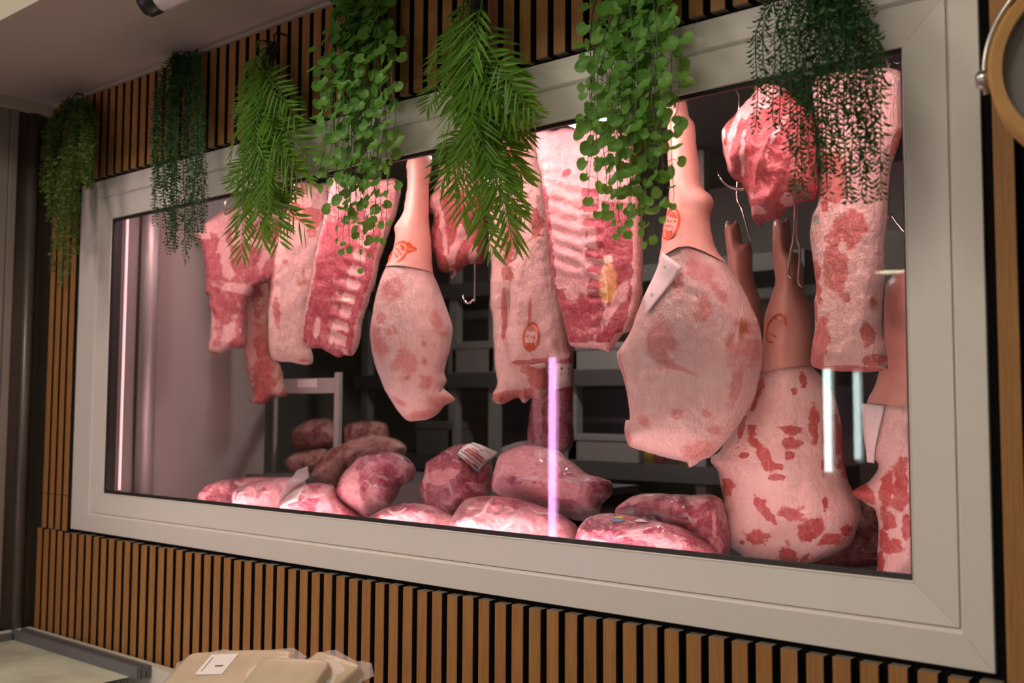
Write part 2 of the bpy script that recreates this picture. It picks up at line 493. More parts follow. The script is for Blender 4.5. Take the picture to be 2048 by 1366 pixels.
b = MB(); b.box(-1.2, CR_X1, .075, CR_Y1, CR_Z1, CR_Z1+.05)
b.build('ceiling_cold', plain('cold_room_ceiling', (.16, .15, .14), .6), kind='structure', label='dark ceiling of the cold room')
b = MB(); b.box(-1.2, CR_X1, .075, CR_Y1, -1.05, -1)
b.build('floor_cold', M['darkwall'], kind='structure', label='dark floor of the cold room')
# display deck the packs lie on
b = MB(); b.box(CR_X0+.003, CR_X1-.01, .08, 1.02, CR_Z0-.03, CR_Z0); b.box(CR_X0+.003, CR_X1-.01, .98, 1.02, -1, CR_Z0-.03)
b.build('display_deck', M['steel'], label='low steel deck under the packed meat inside the window', cat='shelf')

zbk = aty(640, 948, .7)[2]
b = MB(); b.box(CR_X0, 1.45, .53, 1.0, zbk-.02, zbk); b.box(CR_X0, 1.45, .98, 1.0, CR_Z0, zbk-.02); b.box(CR_X0, 1.45, .53, .55, CR_Z0, zbk-.02)
b.build('back_tray', M['darkshelf'], label='raised steel tray behind the front packs at the left', cat='tray')
# LED strips round the opening
PINK = (1.0, .565, .575)
def led(name, x0, x1, y0, y1, z0, z1, face, strength, label):
    t = empty(name, ((x0+x1)/2, (y0+y1)/2, z0), label=label, cat='light')
    MB().box(x0, x1, y0, y1, z0, z1).build('channel', M['steel'], t)
    e = .0015
    m = MB()
    def prism(tri):
        m.add([(x, y_, z_) for x in (x0+.01, x1-.01) for (y_, z_) in tri], [(0, 1, 2), (5, 4, 3), (0, 3, 4, 1), (1, 4, 5, 2), (2, 5, 3, 0)])
    if face == 'down': prism([(y0+.002, z0-.0002), (y0+.002, z0-.016), (y1-.002, z0-.0002)])
    if face == 'up': prism([(y0+.002, z1+.0002), (y1-.002, z1+.0002), (y0+.002, z1+.015)])
    if face == 'right': m.box(x1+.0002, x1+.004, y0+.003, y1-.003, z0+.01, z1-.01)
    m.build('diffuser', emit('pink_led_'+face, PINK, strength), t)
LEDS = 66
led('led_strip', .40, 2.85, .078, .102, .945, .957, 'down', LEDS*.76, 'pink light strip along the top of the meat window')
led('led_strip', .40, 2.50, .078, .098, .066, .076, 'up', LEDS*.47, 'pink light strip along the sill of the meat window')
led('led_strip', CR_X0+.001, CR_X0+.006, .088, .099, .11, .93, 'right', 1.3, 'pink upright light strip at the left jamb')

# shiny rounded column beside the left jamb
b = MB(); b.tube([(CR_X0+.03, .155, .075), (CR_X0+.03, .155, 1.29)], .026, 20)
b.build('steel_column', plain('satin_column_steel', (.42, .40, .39), .5, metal=.6, var=.08), smooth=True, label='shiny round steel column just inside the left end of the window', cat='column')

# ------------------------------------------------------------------ solid bodies with traced outlines
def vnoise(x, y, scale, seed, octs=3):
    r = np.random.RandomState(seed)
    out = np.zeros_like(x, float); amp = 1.0; tot = 0
    for o in range(octs):
        tab = r.rand(64, 64)
        u = x/scale*(2**o)+r.rand()*50; v = y/scale*(2**o)+r.rand()*50
        iu = np.floor(u).astype(int); iv = np.floor(v).astype(int)
        fu = u-iu; fv = v-iv
        fu = fu*fu*(3-2*fu); fv = fv*fv*(3-2*fv)
        a = tab[iu % 64, iv % 64]; b_ = tab[(iu+1) % 64, iv % 64]; c_ = tab[iu % 64, (iv+1) % 64]; d = tab[(iu+1) % 64, (iv+1) % 64]
        out += amp*((a*(1-fu)+b_*fu)*(1-fv)+(c_*(1-fu)+d*fu)*fv)
        tot += amp; amp *= .5
    return out/tot
def sst(a, b_, x):
    t = np.clip((x-a)/(b_-a), 0, 1)
    return t*t*(3-2*t)

def spline(poly, n=6):
    p = np.array(poly, float); N = len(p); out = []
    for i in range(N):
        p0, p1, p2, p3 = p[i-1], p[i], p[(i+1) % N], p[(i+2) % N]
        for k in range(n):
            t = k/n
            out.append(.5*((2*p1)+(-p0+p2)*t+(2*p0-5*p1+4*p2-p3)*t*t+(-p0+3*p1-3*p2+p3)*t**3))
    return np.array(out)
def inside(poly, x, y):
    r = np.zeros(x.shape, bool)
    px, py = poly[:, 0], poly[:, 1]
    qx, qy = np.roll(px, -1), np.roll(py, -1)
    for a, b_, c_, d in zip(px, py, qx, qy):
        if b_ == d: continue
        k = ((b_ > y) != (d > y))
        r ^= k & (x < (c_-a)*(y-b_)/(d-b_)+a)
    return r
def nearest(poly, x, y):
    bd = np.full(x.shape, 1e18); bx = x.copy(); by = y.copy()
    q = np.roll(poly, -1, 0)
    for (a, b_), (c_, d) in zip(poly, q):
        ex, ey = c_-a, d-b_; L = ex*ex+ey*ey
        if L < 1e-12: continue
        t = np.clip(((x-a)*ex+(y-b_)*ey)/L, 0, 1)
        cx = a+t*ex; cy = b_+t*ey
        dd = (x-cx)**2+(y-cy)**2
        k = dd < bd
        bd = np.where(k, dd, bd); bx = np.where(k, cx, bx); by = np.where(k, cy, by)
    return np.sqrt(bd), bx, by

class Solid:
    """A closed body: outline (seen from the viewer) on an upright plane of its own, swelling to both sides."""
    def __init__(s, poly, y0, T, face=.75, R=None, step=3, back=.6, lump=.0, lscale=60, rag=0, seed=1, disp=None, smooth=None, tilt=0, sp=5, edge=None):
        P = spline(poly, sp)
        if rag:
            nn = vnoise(P[:, 0], P[:, 1], 14, seed+5, 2)-.5
            nx = np.roll(P, -1, 0)-np.roll(P, 1, 0); nx /= np.linalg.norm(nx, axis=1)[:, None]+1e-9
            P = P+np.stack([nx[:, 1], -nx[:, 0]], 1)*(nn*2*rag)[:, None]
        s.P = P
        cx, cy = P.mean(0)
        s.P0 = aty(cx, cy, y0)
        d = C-s.P0; d[2] = 0; d /= np.linalg.norm(d)
        n = d*face+np.array([0, -1.0, 0])*(1-face); n[2] += tilt
        s.n = n/np.linalg.norm(n)
        x0, y_0 = P.min(0)-2*step; x1, y1 = P.max(0)+2*step
        gx = np.arange(x0, x1+step, step); gy = np.arange(y_0, y1+step, step)
        X, Y = np.meshgrid(gx, gy)
        if edge is not None:      # let one row of the grid follow the cut edge of the skin
            e = np.array(edge, float); ye = np.interp(gx, e[:, 0], e[:, 1])
            inr = (gx > P[:, 0].min()) & (gx < P[:, 0].max())
            kx = int(np.argmin(abs(gy-ye[inr].mean()))); s.erow = kx
            Y = Y+(ye-gy[kx])[None, :]*np.clip(1-abs(Y-gy[kx])/110, 0, 1)
        cell = inside(P, X[:-1, :-1]+step/2, (Y[:-1, :-1]+Y[1:, :-1]+Y[:-1, 1:]+Y[1:, 1:])/4)
        # drop cells that touch only by a corner
        used = np.zeros(X.shape, int)
        for a in (0, 1):
            for b_ in (0, 1):
                used[a:a+cell.shape[0], b_:b_+cell.shape[1]] += cell
        vert = used > 0; bnd = vert & (used < 4)
        D, NX, NY = nearest(P, X.ravel(), Y.ravel())
        D = D.reshape(X.shape); NX = NX.reshape(X.shape); NY = NY.reshape(X.shape)
        X = np.where(bnd, NX, X); Y = np.where(bnd, NY, Y)
        D = np.where(vert & ~bnd, D, 0)
        if R is None: R = D.max()
        q = np.clip(D/R, 0, 1)
        g_ = np.sqrt(np.clip(1-(1-q)**2, 0, 1))
        its = int(R/step/2.2) if smooth is None else smooth
        intr = vert & ~bnd
        for _ in range(its):
            a = g_.copy()
            a[1:-1, 1:-1] = (g_[:-2, 1:-1]+g_[2:, 1:-1]+g_[1:-1, :-2]+g_[1:-1, 2:])/4
            g_ = np.where(intr, .5*a+.5*g_, 0)
        s.g = g_; s.X, s.Y, s.vert, s.bnd, s.cell, s.step = X, Y, vert, bnd, cell, step
        # across (0 left..1 right) and down (0 top..1 bottom)
        big = 1e9
        lo = np.where(vert, X, big).min(1); hi = np.where(vert, X, -big).max(1)
        ok = lo < big/2
        lo = np.interp(np.arange(len(lo)), np.where(ok)[0], lo[ok]); hi = np.interp(np.arange(len(hi)), np.where(ok)[0], hi[ok])
        s.s = np.clip((X-lo[:, None])/np.maximum(hi-lo, 1)[:, None], 0, 1)
        s.t = np.clip((Y-P[:, 1].min())/(P[:, 1].max()-P[:, 1].min()), 0, 1)
        h = T*g_
        if lump: h = h+lump*np.sqrt(g_)*(vnoise(X, Y, lscale, seed, 4)-.5)*2
        if disp is not None: h = h+disp(s)*np.clip(g_*2, 0, 1)
        h = np.where(intr, h, 0)
        s.h = h
        # world positions
        dr = _fw[None, None]+_R*((X-1024)/F)[..., None]-_U*((Y-683)/F)[..., None]
        tt = ((s.P0-C)@s.n)/(dr@s.n)
        base = C+dr*tt[..., None]
        s.front = base+s.n*h[..., None]
        s.back = base-s.n*(T*back*g_)[..., None]
        s.mus = np.zeros(X.shape); s.aux = np.zeros(X.shape)
    def patch(s, base=0., mus=(), fat=(), aux=()):
        v = np.zeros(s.X.shape)+base
        for L, sg in ((mus, 1), (fat, -1)):
            for p in L:
                cx, cy, rx, ry = p[:4]; a = math.radians(p[4]) if len(p) > 4 else 0
                dx = s.X-cx; dy = s.Y-cy
                u = (dx*math.cos(a)+dy*math.sin(a))/rx; w_ = (-dx*math.sin(a)+dy*math.cos(a))/ry
                q = np.sqrt(u*u+w_*w_)
                kseed = int(abs(cx*7+cy*13)) % 9973; big = (rx*ry)**.5
                q = .86*q*(1+1.0*(vnoise(s.X, s.Y*1.5, max(10, big*1.1), kseed, 3)-.5))+.6*(vnoise(s.X*.5, s.Y*2.2, 9, kseed+1, 2)-.5)*min(1, 14/max(rx, ry))
                if sg > 0: v = np.maximum(v, 1-.5*q)
                else: v = np.minimum(v, .5*q)
        s.mus = v
        for p in aux:
            cx, cy, rx, ry = p[:4]; a = math.radians(p[4]) if len(p) > 4 else 0
            dx = s.X-cx; dy = s.Y-cy
            u = (dx*math.cos(a)+dy*math.sin(a))/rx; w_ = (-dx*math.sin(a)+dy*math.cos(a))/ry
            s.aux = np.maximum(s.aux, np.clip(1.3-np.sqrt(u*u+w_*w_), 0, 1))
        return s
    def build(s, name, mat, parent=None, sel=None, grow=0., **kw):
        """sel: boolean array over cells to keep (for a piece of the body)"""
        cell = s.cell if sel is None else (s.cell & sel)
        H, W = s.X.shape
        keep = np.zeros((H, W), bool)
        for a in (0, 1):
            for b_ in (0, 1):
                keep[a:a+cell.shape[0], b_:b_+cell.shape[1]] |= cell
        idx = -np.ones((H, W), int); idx[keep] = np.arange(keep.sum())
        vs = s.front[keep]+s.n*grow*np.clip(s.g[keep]*6, 0, 1)[:, None]
        bidx = idx.copy()
        kb = keep & ~s.bnd
        bidx[kb] = keep.sum()+np.arange(kb.sum())
        vs = np.concatenate([vs, s.back[kb]-s.n*grow])
        ii, jj = np.where(cell)
        f1 = np.stack([idx[ii, jj], idx[ii+1, jj], idx[ii+1, jj+1], idx[ii, jj+1]], 1)
        f2 = np.stack([bidx[ii, jj], bidx[ii, jj+1], bidx[ii+1, jj+1], bidx[ii+1, jj]], 1)
        ob = ~((s.bnd[ii, jj]) & (s.bnd[ii+1, jj]) & (s.bnd[ii+1, jj+1]) & (s.bnd[ii, jj+1]))
        faces = np.concatenate([f1, f2[ob]])
        org = Vector(s.P0) if parent is None else Vector((0, 0, 0))
        me = bpy.data.meshes.new(name)
        me.from_pydata([tuple(p) for p in (vs-np.array(org))], [], [tuple(int(i) for i in f) for f in faces])
        me.polygons.foreach_set('use_smooth', [True]*len(me.polygons))
        for nm, arr in (('mus', s.mus), ('aux', s.aux)):
            at = me.attributes.new(nm, 'FLOAT', 'POINT')
            at.data.foreach_set('value', np.concatenate([arr[keep], arr[kb]]).astype(np.float32))
        me.update()
        o = link(name, me, mat, parent, **kw)
        if parent is None: o.location = org
        return o
    def surf(s, px, py, off=.0012):
        """point of the front surface at a position of the outline's frame"""
        j = (px-s.X0())/s.step; i = (py-s.Y0())/s.step
        H, W = s.X.shape
        i0 = int(np.clip(math.floor(i), 0, H-2)); j0 = int(np.clip(math.floor(j), 0, W-2)); fi, fj = i-i0, j-j0
        hh = s.h[i0, j0]*(1-fi)*(1-fj)+s.h[i0+1, j0]*fi*(1-fj)+s.h[i0, j0+1]*(1-fi)*fj+s.h[i0+1, j0+1]*fi*fj
        d = ray(px, py)
        t = ((s.P0-C)@s.n)/(d@s.n)
        return C+d*t+s.n*(hh+off)
    def X0(s): return s.P[:, 0].min()-2*s.step
    def Y0(s): return s.P[:, 1].min()-2*s.step

def sheet(S, quad, nu, nv, name, mat, parent, off=.002, curl=None, **kw):
    """paper or print lying on the body: bilinear patch over four corners, draped on its front surface"""
    q = np.array(quad, float); vs = []; fs = []
    for a in range(nv+1):
        for b_ in range(nu+1):
            u, v = b_/nu, a/nv
            p = q[0]*(1-u)*(1-v)+q[1]*u*(1-v)+q[2]*u*v+q[3]*(1-u)*v
            o = off+(curl(u, v) if curl else 0)
            vs.append(S.surf(p[0], p[1], o))
    for a in range(nv):
        for b_ in range(nu):
            k = a*(nu+1)+b_
            fs.append((k, k+nu+1, k+nu+2, k+1))
    m = MB().add(vs, fs)
    o = m.build(name, mat, parent, smooth=True, **kw)
    sd = o.modifiers.new('thick', 'SOLIDIFY'); sd.thickness = .0004; sd.offset = 0
    return o
def stroke(m, S, pts, w, off=.0022):
    """a drawn line of width w (frame units) on the body"""
    pts = np.array(pts, float); L = []
    for i, p in enumerate(pts):
        d = pts[min(i+1, len(pts)-1)]-pts[max(i-1, 0)]
        d /= np.linalg.norm(d)+1e-9
        nn = np.array([d[1], -d[0]])*w/2
        L += [S.surf(*(p+nn), off), S.surf(*(p-nn), off)]
    m.add(L, [(2*i, 2*i+1, 2*i+3, 2*i+2) for i in range(len(pts)-1)])
def stamp(S, cx, cy, rx, ry, rot, mat, parent, seed=0, extra=None, w=3, a0=0, a1=360, rows=4, fill=True, off=.0082):
    m = MB(); c_, s_ = math.cos(math.radians(rot)), math.sin(math.radians(rot))
    T = lambda u, v: (cx+u*c_-v*s_, cy+u*s_+v*c_)
    stroke(m, S, [T(rx*math.cos(math.radians(a)), ry*math.sin(math.radians(a))) for a in np.linspace(a0, a1, 40)], w, off)
    r = random.Random(seed)
    for k in range(rows):
        v = ry*(-.55+1.05*k/max(rows-1, 1)); half = rx*math.sqrt(max(0, 1-(v/ry)**2))*.66
        n = 3 if k in (0, rows-1) else 3
        for j in range(n):
            u = -half+2*half*(j+.5)/n; hw = half/n*.6; hh = ry*.09
            for _ in range(3):
                stroke(m, S, [T(u+r.uniform(-1, 1)*hw, v+r.uniform(-1, 1)*hh), T(u+r.uniform(-1, 1)*hw, v+r.uniform(-1, 1)*hh)], w*.8, off)
    if fill:
        stroke(m, S, [T(-rx*.35, ry*.62), T(0, ry*.72), T(rx*.4, ry*.58)], w*2.4, off)
        stroke(m, S, [T(-rx*.3, -ry*.62), T(0.1*rx, -ry*.68), T(rx*.35, -ry*.5)], w*1.4, off)
    if extra:
        for e in extra: stroke(m, S, e, w*.9, off)
    return m.build('ink_stamp', mat, parent, label='orange oval ink stamp')

def cr(x0, y0, sc_):
    return lambda pts: [(x0+u/sc_, y0+v/sc_) for u, v in pts]
cA = cr(370, 330, 2.7326); cB = cr(700, 280, 2.278); cC = cr(930, 230, 2.2775); cD = cr(1200, 180, 1.7525)
cE = cr(1400, 120, 2.0696); cF = cr(1400, 700, 2.8457); cG = cr(380, 720, 3.594); cH = cr(820, 780, 3.103)
def eA(c, L):   # patches given in a crop's coordinates
    f = c([(0, 0), (100, 0)]); x0, y0 = f[0]; k = (f[1][0]-f[0][0])/100
    return [(x0+p[0]*k, y0+p[1]*k, p[2]*k, p[3]*k, p[4] if len(p) > 4 else 0) for p in L]

HK = {}
def sub(child, part):
    child.parent = part; child.matrix_parent_inverse = Matrix.Identity(4)
    return child
HG = 'cuts of meat hanging in the window'
def slab(name, label, S, mat, cat='meat'):
    return S.build(name, M[mat], None, label=label, cat=cat, group=HG)

# --- breast slab, far left
S = Solid(cA([(45, 375), (100, 362), (110, 310), (160, 278), (235, 238), (330, 215), (430, 238), (535, 225), (575, 240), (570, 330), (560, 450), (530, 580), (480, 640),
              (400, 660), (345, 740), (332, 900), (325, 990), (240, 1010), (190, 1032), (140, 1020), (126, 985), (142, 930), (130, 740), (110, 700), (105, 560), (85, 440), (62, 402)]),
          .37, .028, R=16, face=.8, rag=3, lump=.010, lscale=50, seed=3, disp=lambda s: .008*(1-abs(2*vnoise(s.X*1.6, s.Y*.6, 40, 79, 2)-1)**.7)-.004)
S.patch(.60, mus=eA(cA, [(180, 600, 60, 300, -5)]), fat=eA(cA, [(90, 380, 60, 30, 30), (190, 330, 90, 50, -20), (350, 270, 160, 60), (230, 500, 26, 110, -8), (300, 680, 90, 28, 10), (250, 920, 22, 90, 18), (150, 900, 14, 110), (200, 1010, 80, 14), (450, 500, 20, 60, 30), (400, 430, 80, 18, 20), (300, 380, 30, 60, 30)]))
HK['breast'] = S
slab('pork_breast', 'pink ribbed breast slab hanging leftmost in the meat window', S, 'breast')
# --- neck strip
S = Solid(cA([(340, 520), (440, 520), (462, 680), (458, 800), (455, 900), (472, 1040), (520, 1090), (545, 1200), (562, 1262), (540, 1275), (490, 1265), (450, 1297), (400, 1310), (350, 1292),
              (365, 1250), (345, 1180), (328, 1060), (330, 930), (340, 780)]), .52, .03, R=22, face=.8, rag=4, lump=.010, lscale=26, seed=5, disp=lambda s: .018*(1-abs(2*vnoise(s.X*1.7+s.Y*.5, s.Y*.6, 80, 77, 2)-1)**.7)-.009+.0025*(1-abs(2*vnoise(s.X*1.7+s.Y*.4, s.Y*.6, 24, 78, 2)-1)**.7))
S.patch(.5, mus=eA(cA, [(440, 1150, 50, 160), (420, 930, 30, 60)]), fat=eA(cA, [(360, 900, 26, 160, 3), (375, 1060, 20, 60), (530, 1200, 14, 70, 20)]))
slab('pork_neck', 'ragged red neck strip hanging lowest beneath the leftmost breast slab', S, 'neck')
# --- loin slab
S = Solid(cA([(635, 72), (655, 62), (672, 90), (740, 100), (800, 92), (830, 110), (820, 230), (800, 330), (770, 480), (740, 640), (710, 800), (690, 920), (690, 1000), (700, 1080), (640, 1092), (580, 1078),
              (500, 1068), (465, 1040), (455, 900), (455, 800), (470, 640), (490, 480), (502, 410), (530, 330), (560, 240), (590, 150), (610, 110)]), .33, .03, R=26, face=.8, rag=1.5, lump=.012, lscale=45, seed=8)
S.patch(.12, mus=eA(cA, [(510, 810, 20, 70, -8), (482, 600, 12, 110, 5), (500, 420, 12, 60), (735, 280, 60, 22, 20), (715, 330, 26, 60, 15), (580, 370, 24, 10, 20), (660, 310, 60, 12, 10), (560, 540, 12, 10), (690, 100, 60, 9, 10), (660, 1070, 30, 8), (600, 250, 26, 40, 10), (650, 160, 14, 30)]),
        aux=eA(cA, [(650, 650, 36, 30), (656, 590, 9, 40)]))
HK['loin1'] = S
slab('pork_loin', 'smooth pale fatty loin slab with a dark stain, between two ribbed slabs', S, 'loin')
# --- rib slab
def rib_disp(f, ph, k):
    def d(s):
        return f(s.s, s.t)*.003*np.sin(2*math.pi*(s.t*k+s.s*ph))
    return d
S = Solid(cA([(815, 60), (860, 72), (950, 80), (1050, 80), (1130, 74), (1165, 85), (1182, 120), (1165, 230), (1130, 330), (1080, 470), (1050, 600), (1020, 700), (990, 790), (970, 860), (955, 960), (930, 1020),
              (910, 1042), (870, 1035), (840, 1052), (790, 1030), (745, 1003), (690, 1002), (645, 978), (638, 930), (655, 800), (690, 640), (715, 480), (750, 330), (770, 220), (795, 110)]), .29, .026, R=14, face=.8, rag=2, lump=.006, lscale=40, seed=11,
          disp=rib_disp(lambda s, t: sst(.42, .5, s)*(1-sst(.80, .86, s)), -1.5, 13))
s_, t_ = S.s+.06*(vnoise(S.X, S.Y, 24, 3, 3)-.5), S.t+.03*(vnoise(S.X, S.Y, 40, 2, 2)-.5)
v = .82*np.ones_like(s_)
seg = .5+.32*np.sin(2*math.pi*(t_*13-1.5*s_))
v = np.where((s_ > .44) & (s_ < .60), .62+.3*(seg-.5)*2*.5, v)
v = np.where((s_ >= .60) & (s_ < .80), .16+.5*np.clip(seg, 0, 1), v)
v = np.where((s_ >= .80) & (s_ < .93), .70, v)
v = np.where(s_ >= .93, .05, v)
v = np.where((t_ < .34), np.minimum(v, .35+.8*(t_)), v)
v = np.where(s_ < .05, .25, v)
S.mus = v
q = eA(cA, [(820, 920, 18, 80, 12), (730, 900, 20, 90, 5)])
for cx, cy, rx, ry, a in q:
    dx, dy = S.X-cx, S.Y-cy; a = math.radians(a)
    S.mus = np.minimum(S.mus, .5*np.sqrt(((dx*math.cos(a)+dy*math.sin(a))/rx)**2+((dy*math.cos(a)-dx*math.sin(a))/ry)**2)+.1)
HK['ribs'] = S
slab('rib_slab', 'pink rib slab with a red backbone edge, partly behind a round leaved plant', S, 'rib')

# --- hams ---------------------------------------------------------------
def ham(name, label, poly, y0, T, edge, skin, mus, fat=(), aux=(), seed=1, face=.7, R=None, rag=1.2, step=3, lump=.012, mat='ham', base=.08):
    S = Solid(poly, y0, T, face=face, R=R, rag=rag, lump=lump, lscale=90, seed=seed, step=step, back=.8, edge=edge)
    S.patch(base, mus, fat, aux)
    sel = (np.arange(S.cell.shape[0]) < S.erow)[:, None] & np.ones(S.cell.shape, bool)
    t = empty(name, (S.P0[0], S.P0[1], S.front[S.vert][:, 2].min()), label=label, cat='ham', group='whole hams hanging in the window')
    S.build('ham_body', M[mat], t, ~sel)
    o = S.build('shank', M[skin], t, sel, grow=.006, label='leg of the ham still covered in smooth pink skin' if skin == 'skin' else 'leg of the ham still covered in ruddy skin')
    HK['shank'] = o
    return S, t
# narrow ham at the centre left
S, t = ham('pork_ham', 'narrow pale ham with a skin covered shank hanging alone at the centre left',
     cB([(300, 62), (320, 70), (340, 52), (374, 80), (362, 180), (358, 280), (362, 400), (372, 500), (378, 605), (402, 660), (430, 740), (460, 830), (466, 870), (455, 960), (435, 1020), (430, 1060), (441, 1098), (425, 1132), (470, 1168), (476, 1188),
         (430, 1212), (400, 1250), (350, 1272), (265, 1280), (215, 1230), (160, 1140), (125, 1050), (100, 960), (92, 870), (105, 770), (125, 680), (160, 585), (187, 530), (207, 450), (203, 400), (215, 375), (243, 330), (255, 260), (264, 170), (258, 130), (265, 92)]),
     .31, .085, cB([(100, 575), (160, 582), (250, 590), (378, 606), (420, 612)]), 'skin',
     eA(cB, [(218, 700, 42, 46, 10), (415, 835, 20, 46, -15), (440, 885, 10, 12), (150, 930, 36, 75, -25), (125, 925, 20, 14), (160, 820, 20, 24), (290, 1020, 34, 55), (240, 1035, 20, 26), (370, 1110, 22, 26), (255, 1195, 30, 12, 35), (430, 1190, 50, 34, -30), (350, 1250, 70, 16, -8), (235, 880, 20, 12, 60), (205, 890, 14, 14)]),
     aux=eA(cB, [(360, 1015, 14, 22), (360, 930, 10, 30), (295, 1090, 12, 14), (400, 940, 12, 8)]), seed=21, face=.75, mat='ham_soft')
HK['ham1'] = S
sub(stamp(S, 803, 513, 17, 27, 52, M['ink'], t, 1, w=3.8, extra=[[(822, 497), (830, 495), (836, 503), (842, 506), (834, 510), (826, 512)], [(826, 500), (834, 505)], [(842, 506), (838, 502)]]), HK['shank'])
# broad ham at the centre right
S, t = ham('pork_ham', 'broadest ham with orange stamped shank and a paper slip, hanging right of the rib rack',
     cD([(233, 15), (250, 30), (268, 16), (300, 35), (311, 90), (332, 120), (336, 190), (350, 270), (360, 340), (390, 370), (399, 402), (388, 440), (390, 500), (410, 560), (440, 602), (500, 695), (545, 790), (565, 860), (569, 930), (560, 1000), (540, 1080), (500, 1150), (450, 1222),
         (400, 1277), (360, 1297), (312, 1324), (303, 1305), (240, 1290), (180, 1275), (130, 1258), (100, 1246), (87, 1200), (90, 1160), (105, 1150), (95, 1070), (85, 1020), (65, 960), (60, 920), (100, 860), (130, 780), (165, 700), (198, 630), (214, 550), (225, 470), (240, 400), (245, 340), (240, 250), (235, 100)]),
     .27, .09, cD([(150, 650), (195, 628), (240, 595), (300, 572), (340, 566), (380, 578), (440, 606), (500, 640)]), 'skin',
     eA(cD, [(375, 655, 30, 50, -30), (245, 890, 42, 75, 0), (390, 780, 22, 34, 0), (300, 1135, 18, 16), (395, 1135, 14, 14), (495, 905, 24, 46, 10), (520, 840, 26, 30), (545, 920, 20, 40), (350, 1262, 50, 26, -15), (105, 1225, 22, 26), (95, 1000, 7, 90, -8), (185, 1160, 26, 16, 30), (300, 690, 20, 30), (500, 1020, 14, 60, 15), (435, 720, 16, 40, -30), (155, 730, 8, 60, 30), (300, 980, 50, 10, 20), (420, 1190, 20, 14)]),
     fat=eA(cD, [(500, 850, 5, 60, 5)]), aux=eA(cD, [(518, 845, 26, 34)]), seed=23, face=.6, base=.12, mat='ham_soft')
HK['ham2'] = S
sub(stamp(S, 1352, 457, 20, 30, 16, M['ink'], t, 2, w=4.2), HK['shank'])
ptag = sheet(S, [(1336, 512), (1386, 547), (1309, 636), (1297, 604)], 8, 10, 'paper_tag', M['paper'], t, .003, lambda u, v: .016*max(0, 1-v*2.2)*(.4+.6*u)+.004, label='curled white paper slip tucked under the skin')
for pa, pb_, oo in (((1344, 544), (1350, 546), .022), ((1317, 594), (1321, 597), .0095)):
    m = MB(); stroke(m, S, [pa, pb_], 5, oo); sub(m.build('pen_mark', M['print_green'], t), ptag)
# ham at the back, seen behind the broad one
S, t = ham('pork_ham', 'hindmost ham of which mainly the split trotter shows behind the broadest ham',
     cE([(103, 692), (118, 664), (134, 684), (149, 664), (165, 690), (178, 765), (204, 752), (216, 800), (218, 880), (246, 980), (264, 1080), (262, 1200), (255, 1330), (215, 1500), (180, 1560), (120, 1540), (90, 1400), (100, 1200), (120, 1000), (115, 850)]),
     .50, .055, [(1400, 760), (1600, 760)], 'skin_brown', [(1460, 800, 30, 40)], seed=25)
# ham right of centre
S, t = ham('pork_ham', 'low hanging ham with ruddy shank and many red muscle patches, right of the broadest ham',
     cE([(306, 672), (330, 655), (345, 668), (362, 655), (374, 700), (382, 790), (402, 800), (426, 850), (432, 950), (455, 1020), (462, 1100), (458, 1200)])
     + cF([(640, 88), (700, 160), (760, 250), (800, 400), (820, 600), (845, 750), (900, 850), (922, 930), (892, 1020), (850, 1112), (750, 1172), (640, 1212), (540, 1218), (430, 1212), (300, 1202), (200, 1142), (148, 1090), (134, 1000), (130, 850), (108, 720), (94, 680), (62, 640), (66, 606), (110, 578), (160, 500), (230, 390), (290, 300), (320, 200), (332, 130)])
     + cE([(262, 1150), (268, 1060), (290, 990), (312, 920), (306, 850), (300, 740)]),
     .43, .085, cF([(200, 170), (340, 146), (480, 112), (640, 86), (760, 80)]), 'skin_brown',
     eA(cF, [(345, 230, 30, 50, 25), (325, 310, 14, 40, 10), (605, 175, 18, 38, -15), (560, 240, 14, 18), (550, 450, 52, 26), (545, 520, 48, 30), (540, 590, 26, 20), (325, 455, 24, 30), (260, 440, 18, 60, 10), (350, 520, 40, 22, 40), (410, 610, 36, 70, -30), (470, 650, 40, 16, 20), (480, 710, 34, 18), (180, 760, 40, 38), (140, 820, 18, 40), (400, 890, 24, 80, -38), (545, 910, 66, 36, 5), (650, 1010, 90, 50, -35), (350, 1040, 48, 46), (270, 1075, 14, 14), (525, 1155, 42, 52), (745, 1055, 60, 34), (730, 850, 12, 30), (680, 440, 30, 90, -5), (760, 480, 50, 110), (740, 640, 36, 46), (870, 680, 60, 70), (840, 1010, 26, 26), (285, 590, 24, 14), (600, 1170, 50, 16, -45)]),
     fat=eA(cF, [(660, 1090, 130, 8, -48), (700, 600, 8, 200, 0)]), seed=27, face=.7, base=.05)
sub(stamp(S, 1559, 661, 18, 29, 28, M['ink_red'], t, 3, w=3.6, a0=60, a1=330, rows=2, fill=False), HK['shank'])
# ham cut by the right frame
S, t = ham('pork_ham', 'ham against the right frame with a long blank paper slip at its skin edge',
     [(1768, 600), (1776, 562), (1800, 542), (1850, 545), (1880, 700), (1895, 815), (1905, 1000), (1890, 1160), (1800, 1178), (1756, 1165), (1757, 1060), (1750, 1022), (1736, 1010), (1704, 985), (1740, 960), (1757, 930), (1732, 900), (1725, 850), (1733, 806), (1752, 765), (1766, 700)],
     .44, .07, [(1600, 800), (1736, 806), (1850, 815), (1950, 820)], 'skin_brown',
     eA(cF, [(1080, 790, 36, 110, 10), (1165, 760, 40, 120, 0), (940, 810, 80, 40, 15), (1090, 960, 34, 60, 20), (1060, 1050, 34, 24), (980, 910, 26, 24), (1190, 1010, 20, 60), (1100, 1100, 80, 30), (1040, 1200, 22, 60)]), aux=eA(cF, [(1010, 235, 16, 12), (1150, 245, 40, 20), (1100, 270, 18, 8)]), seed=29)
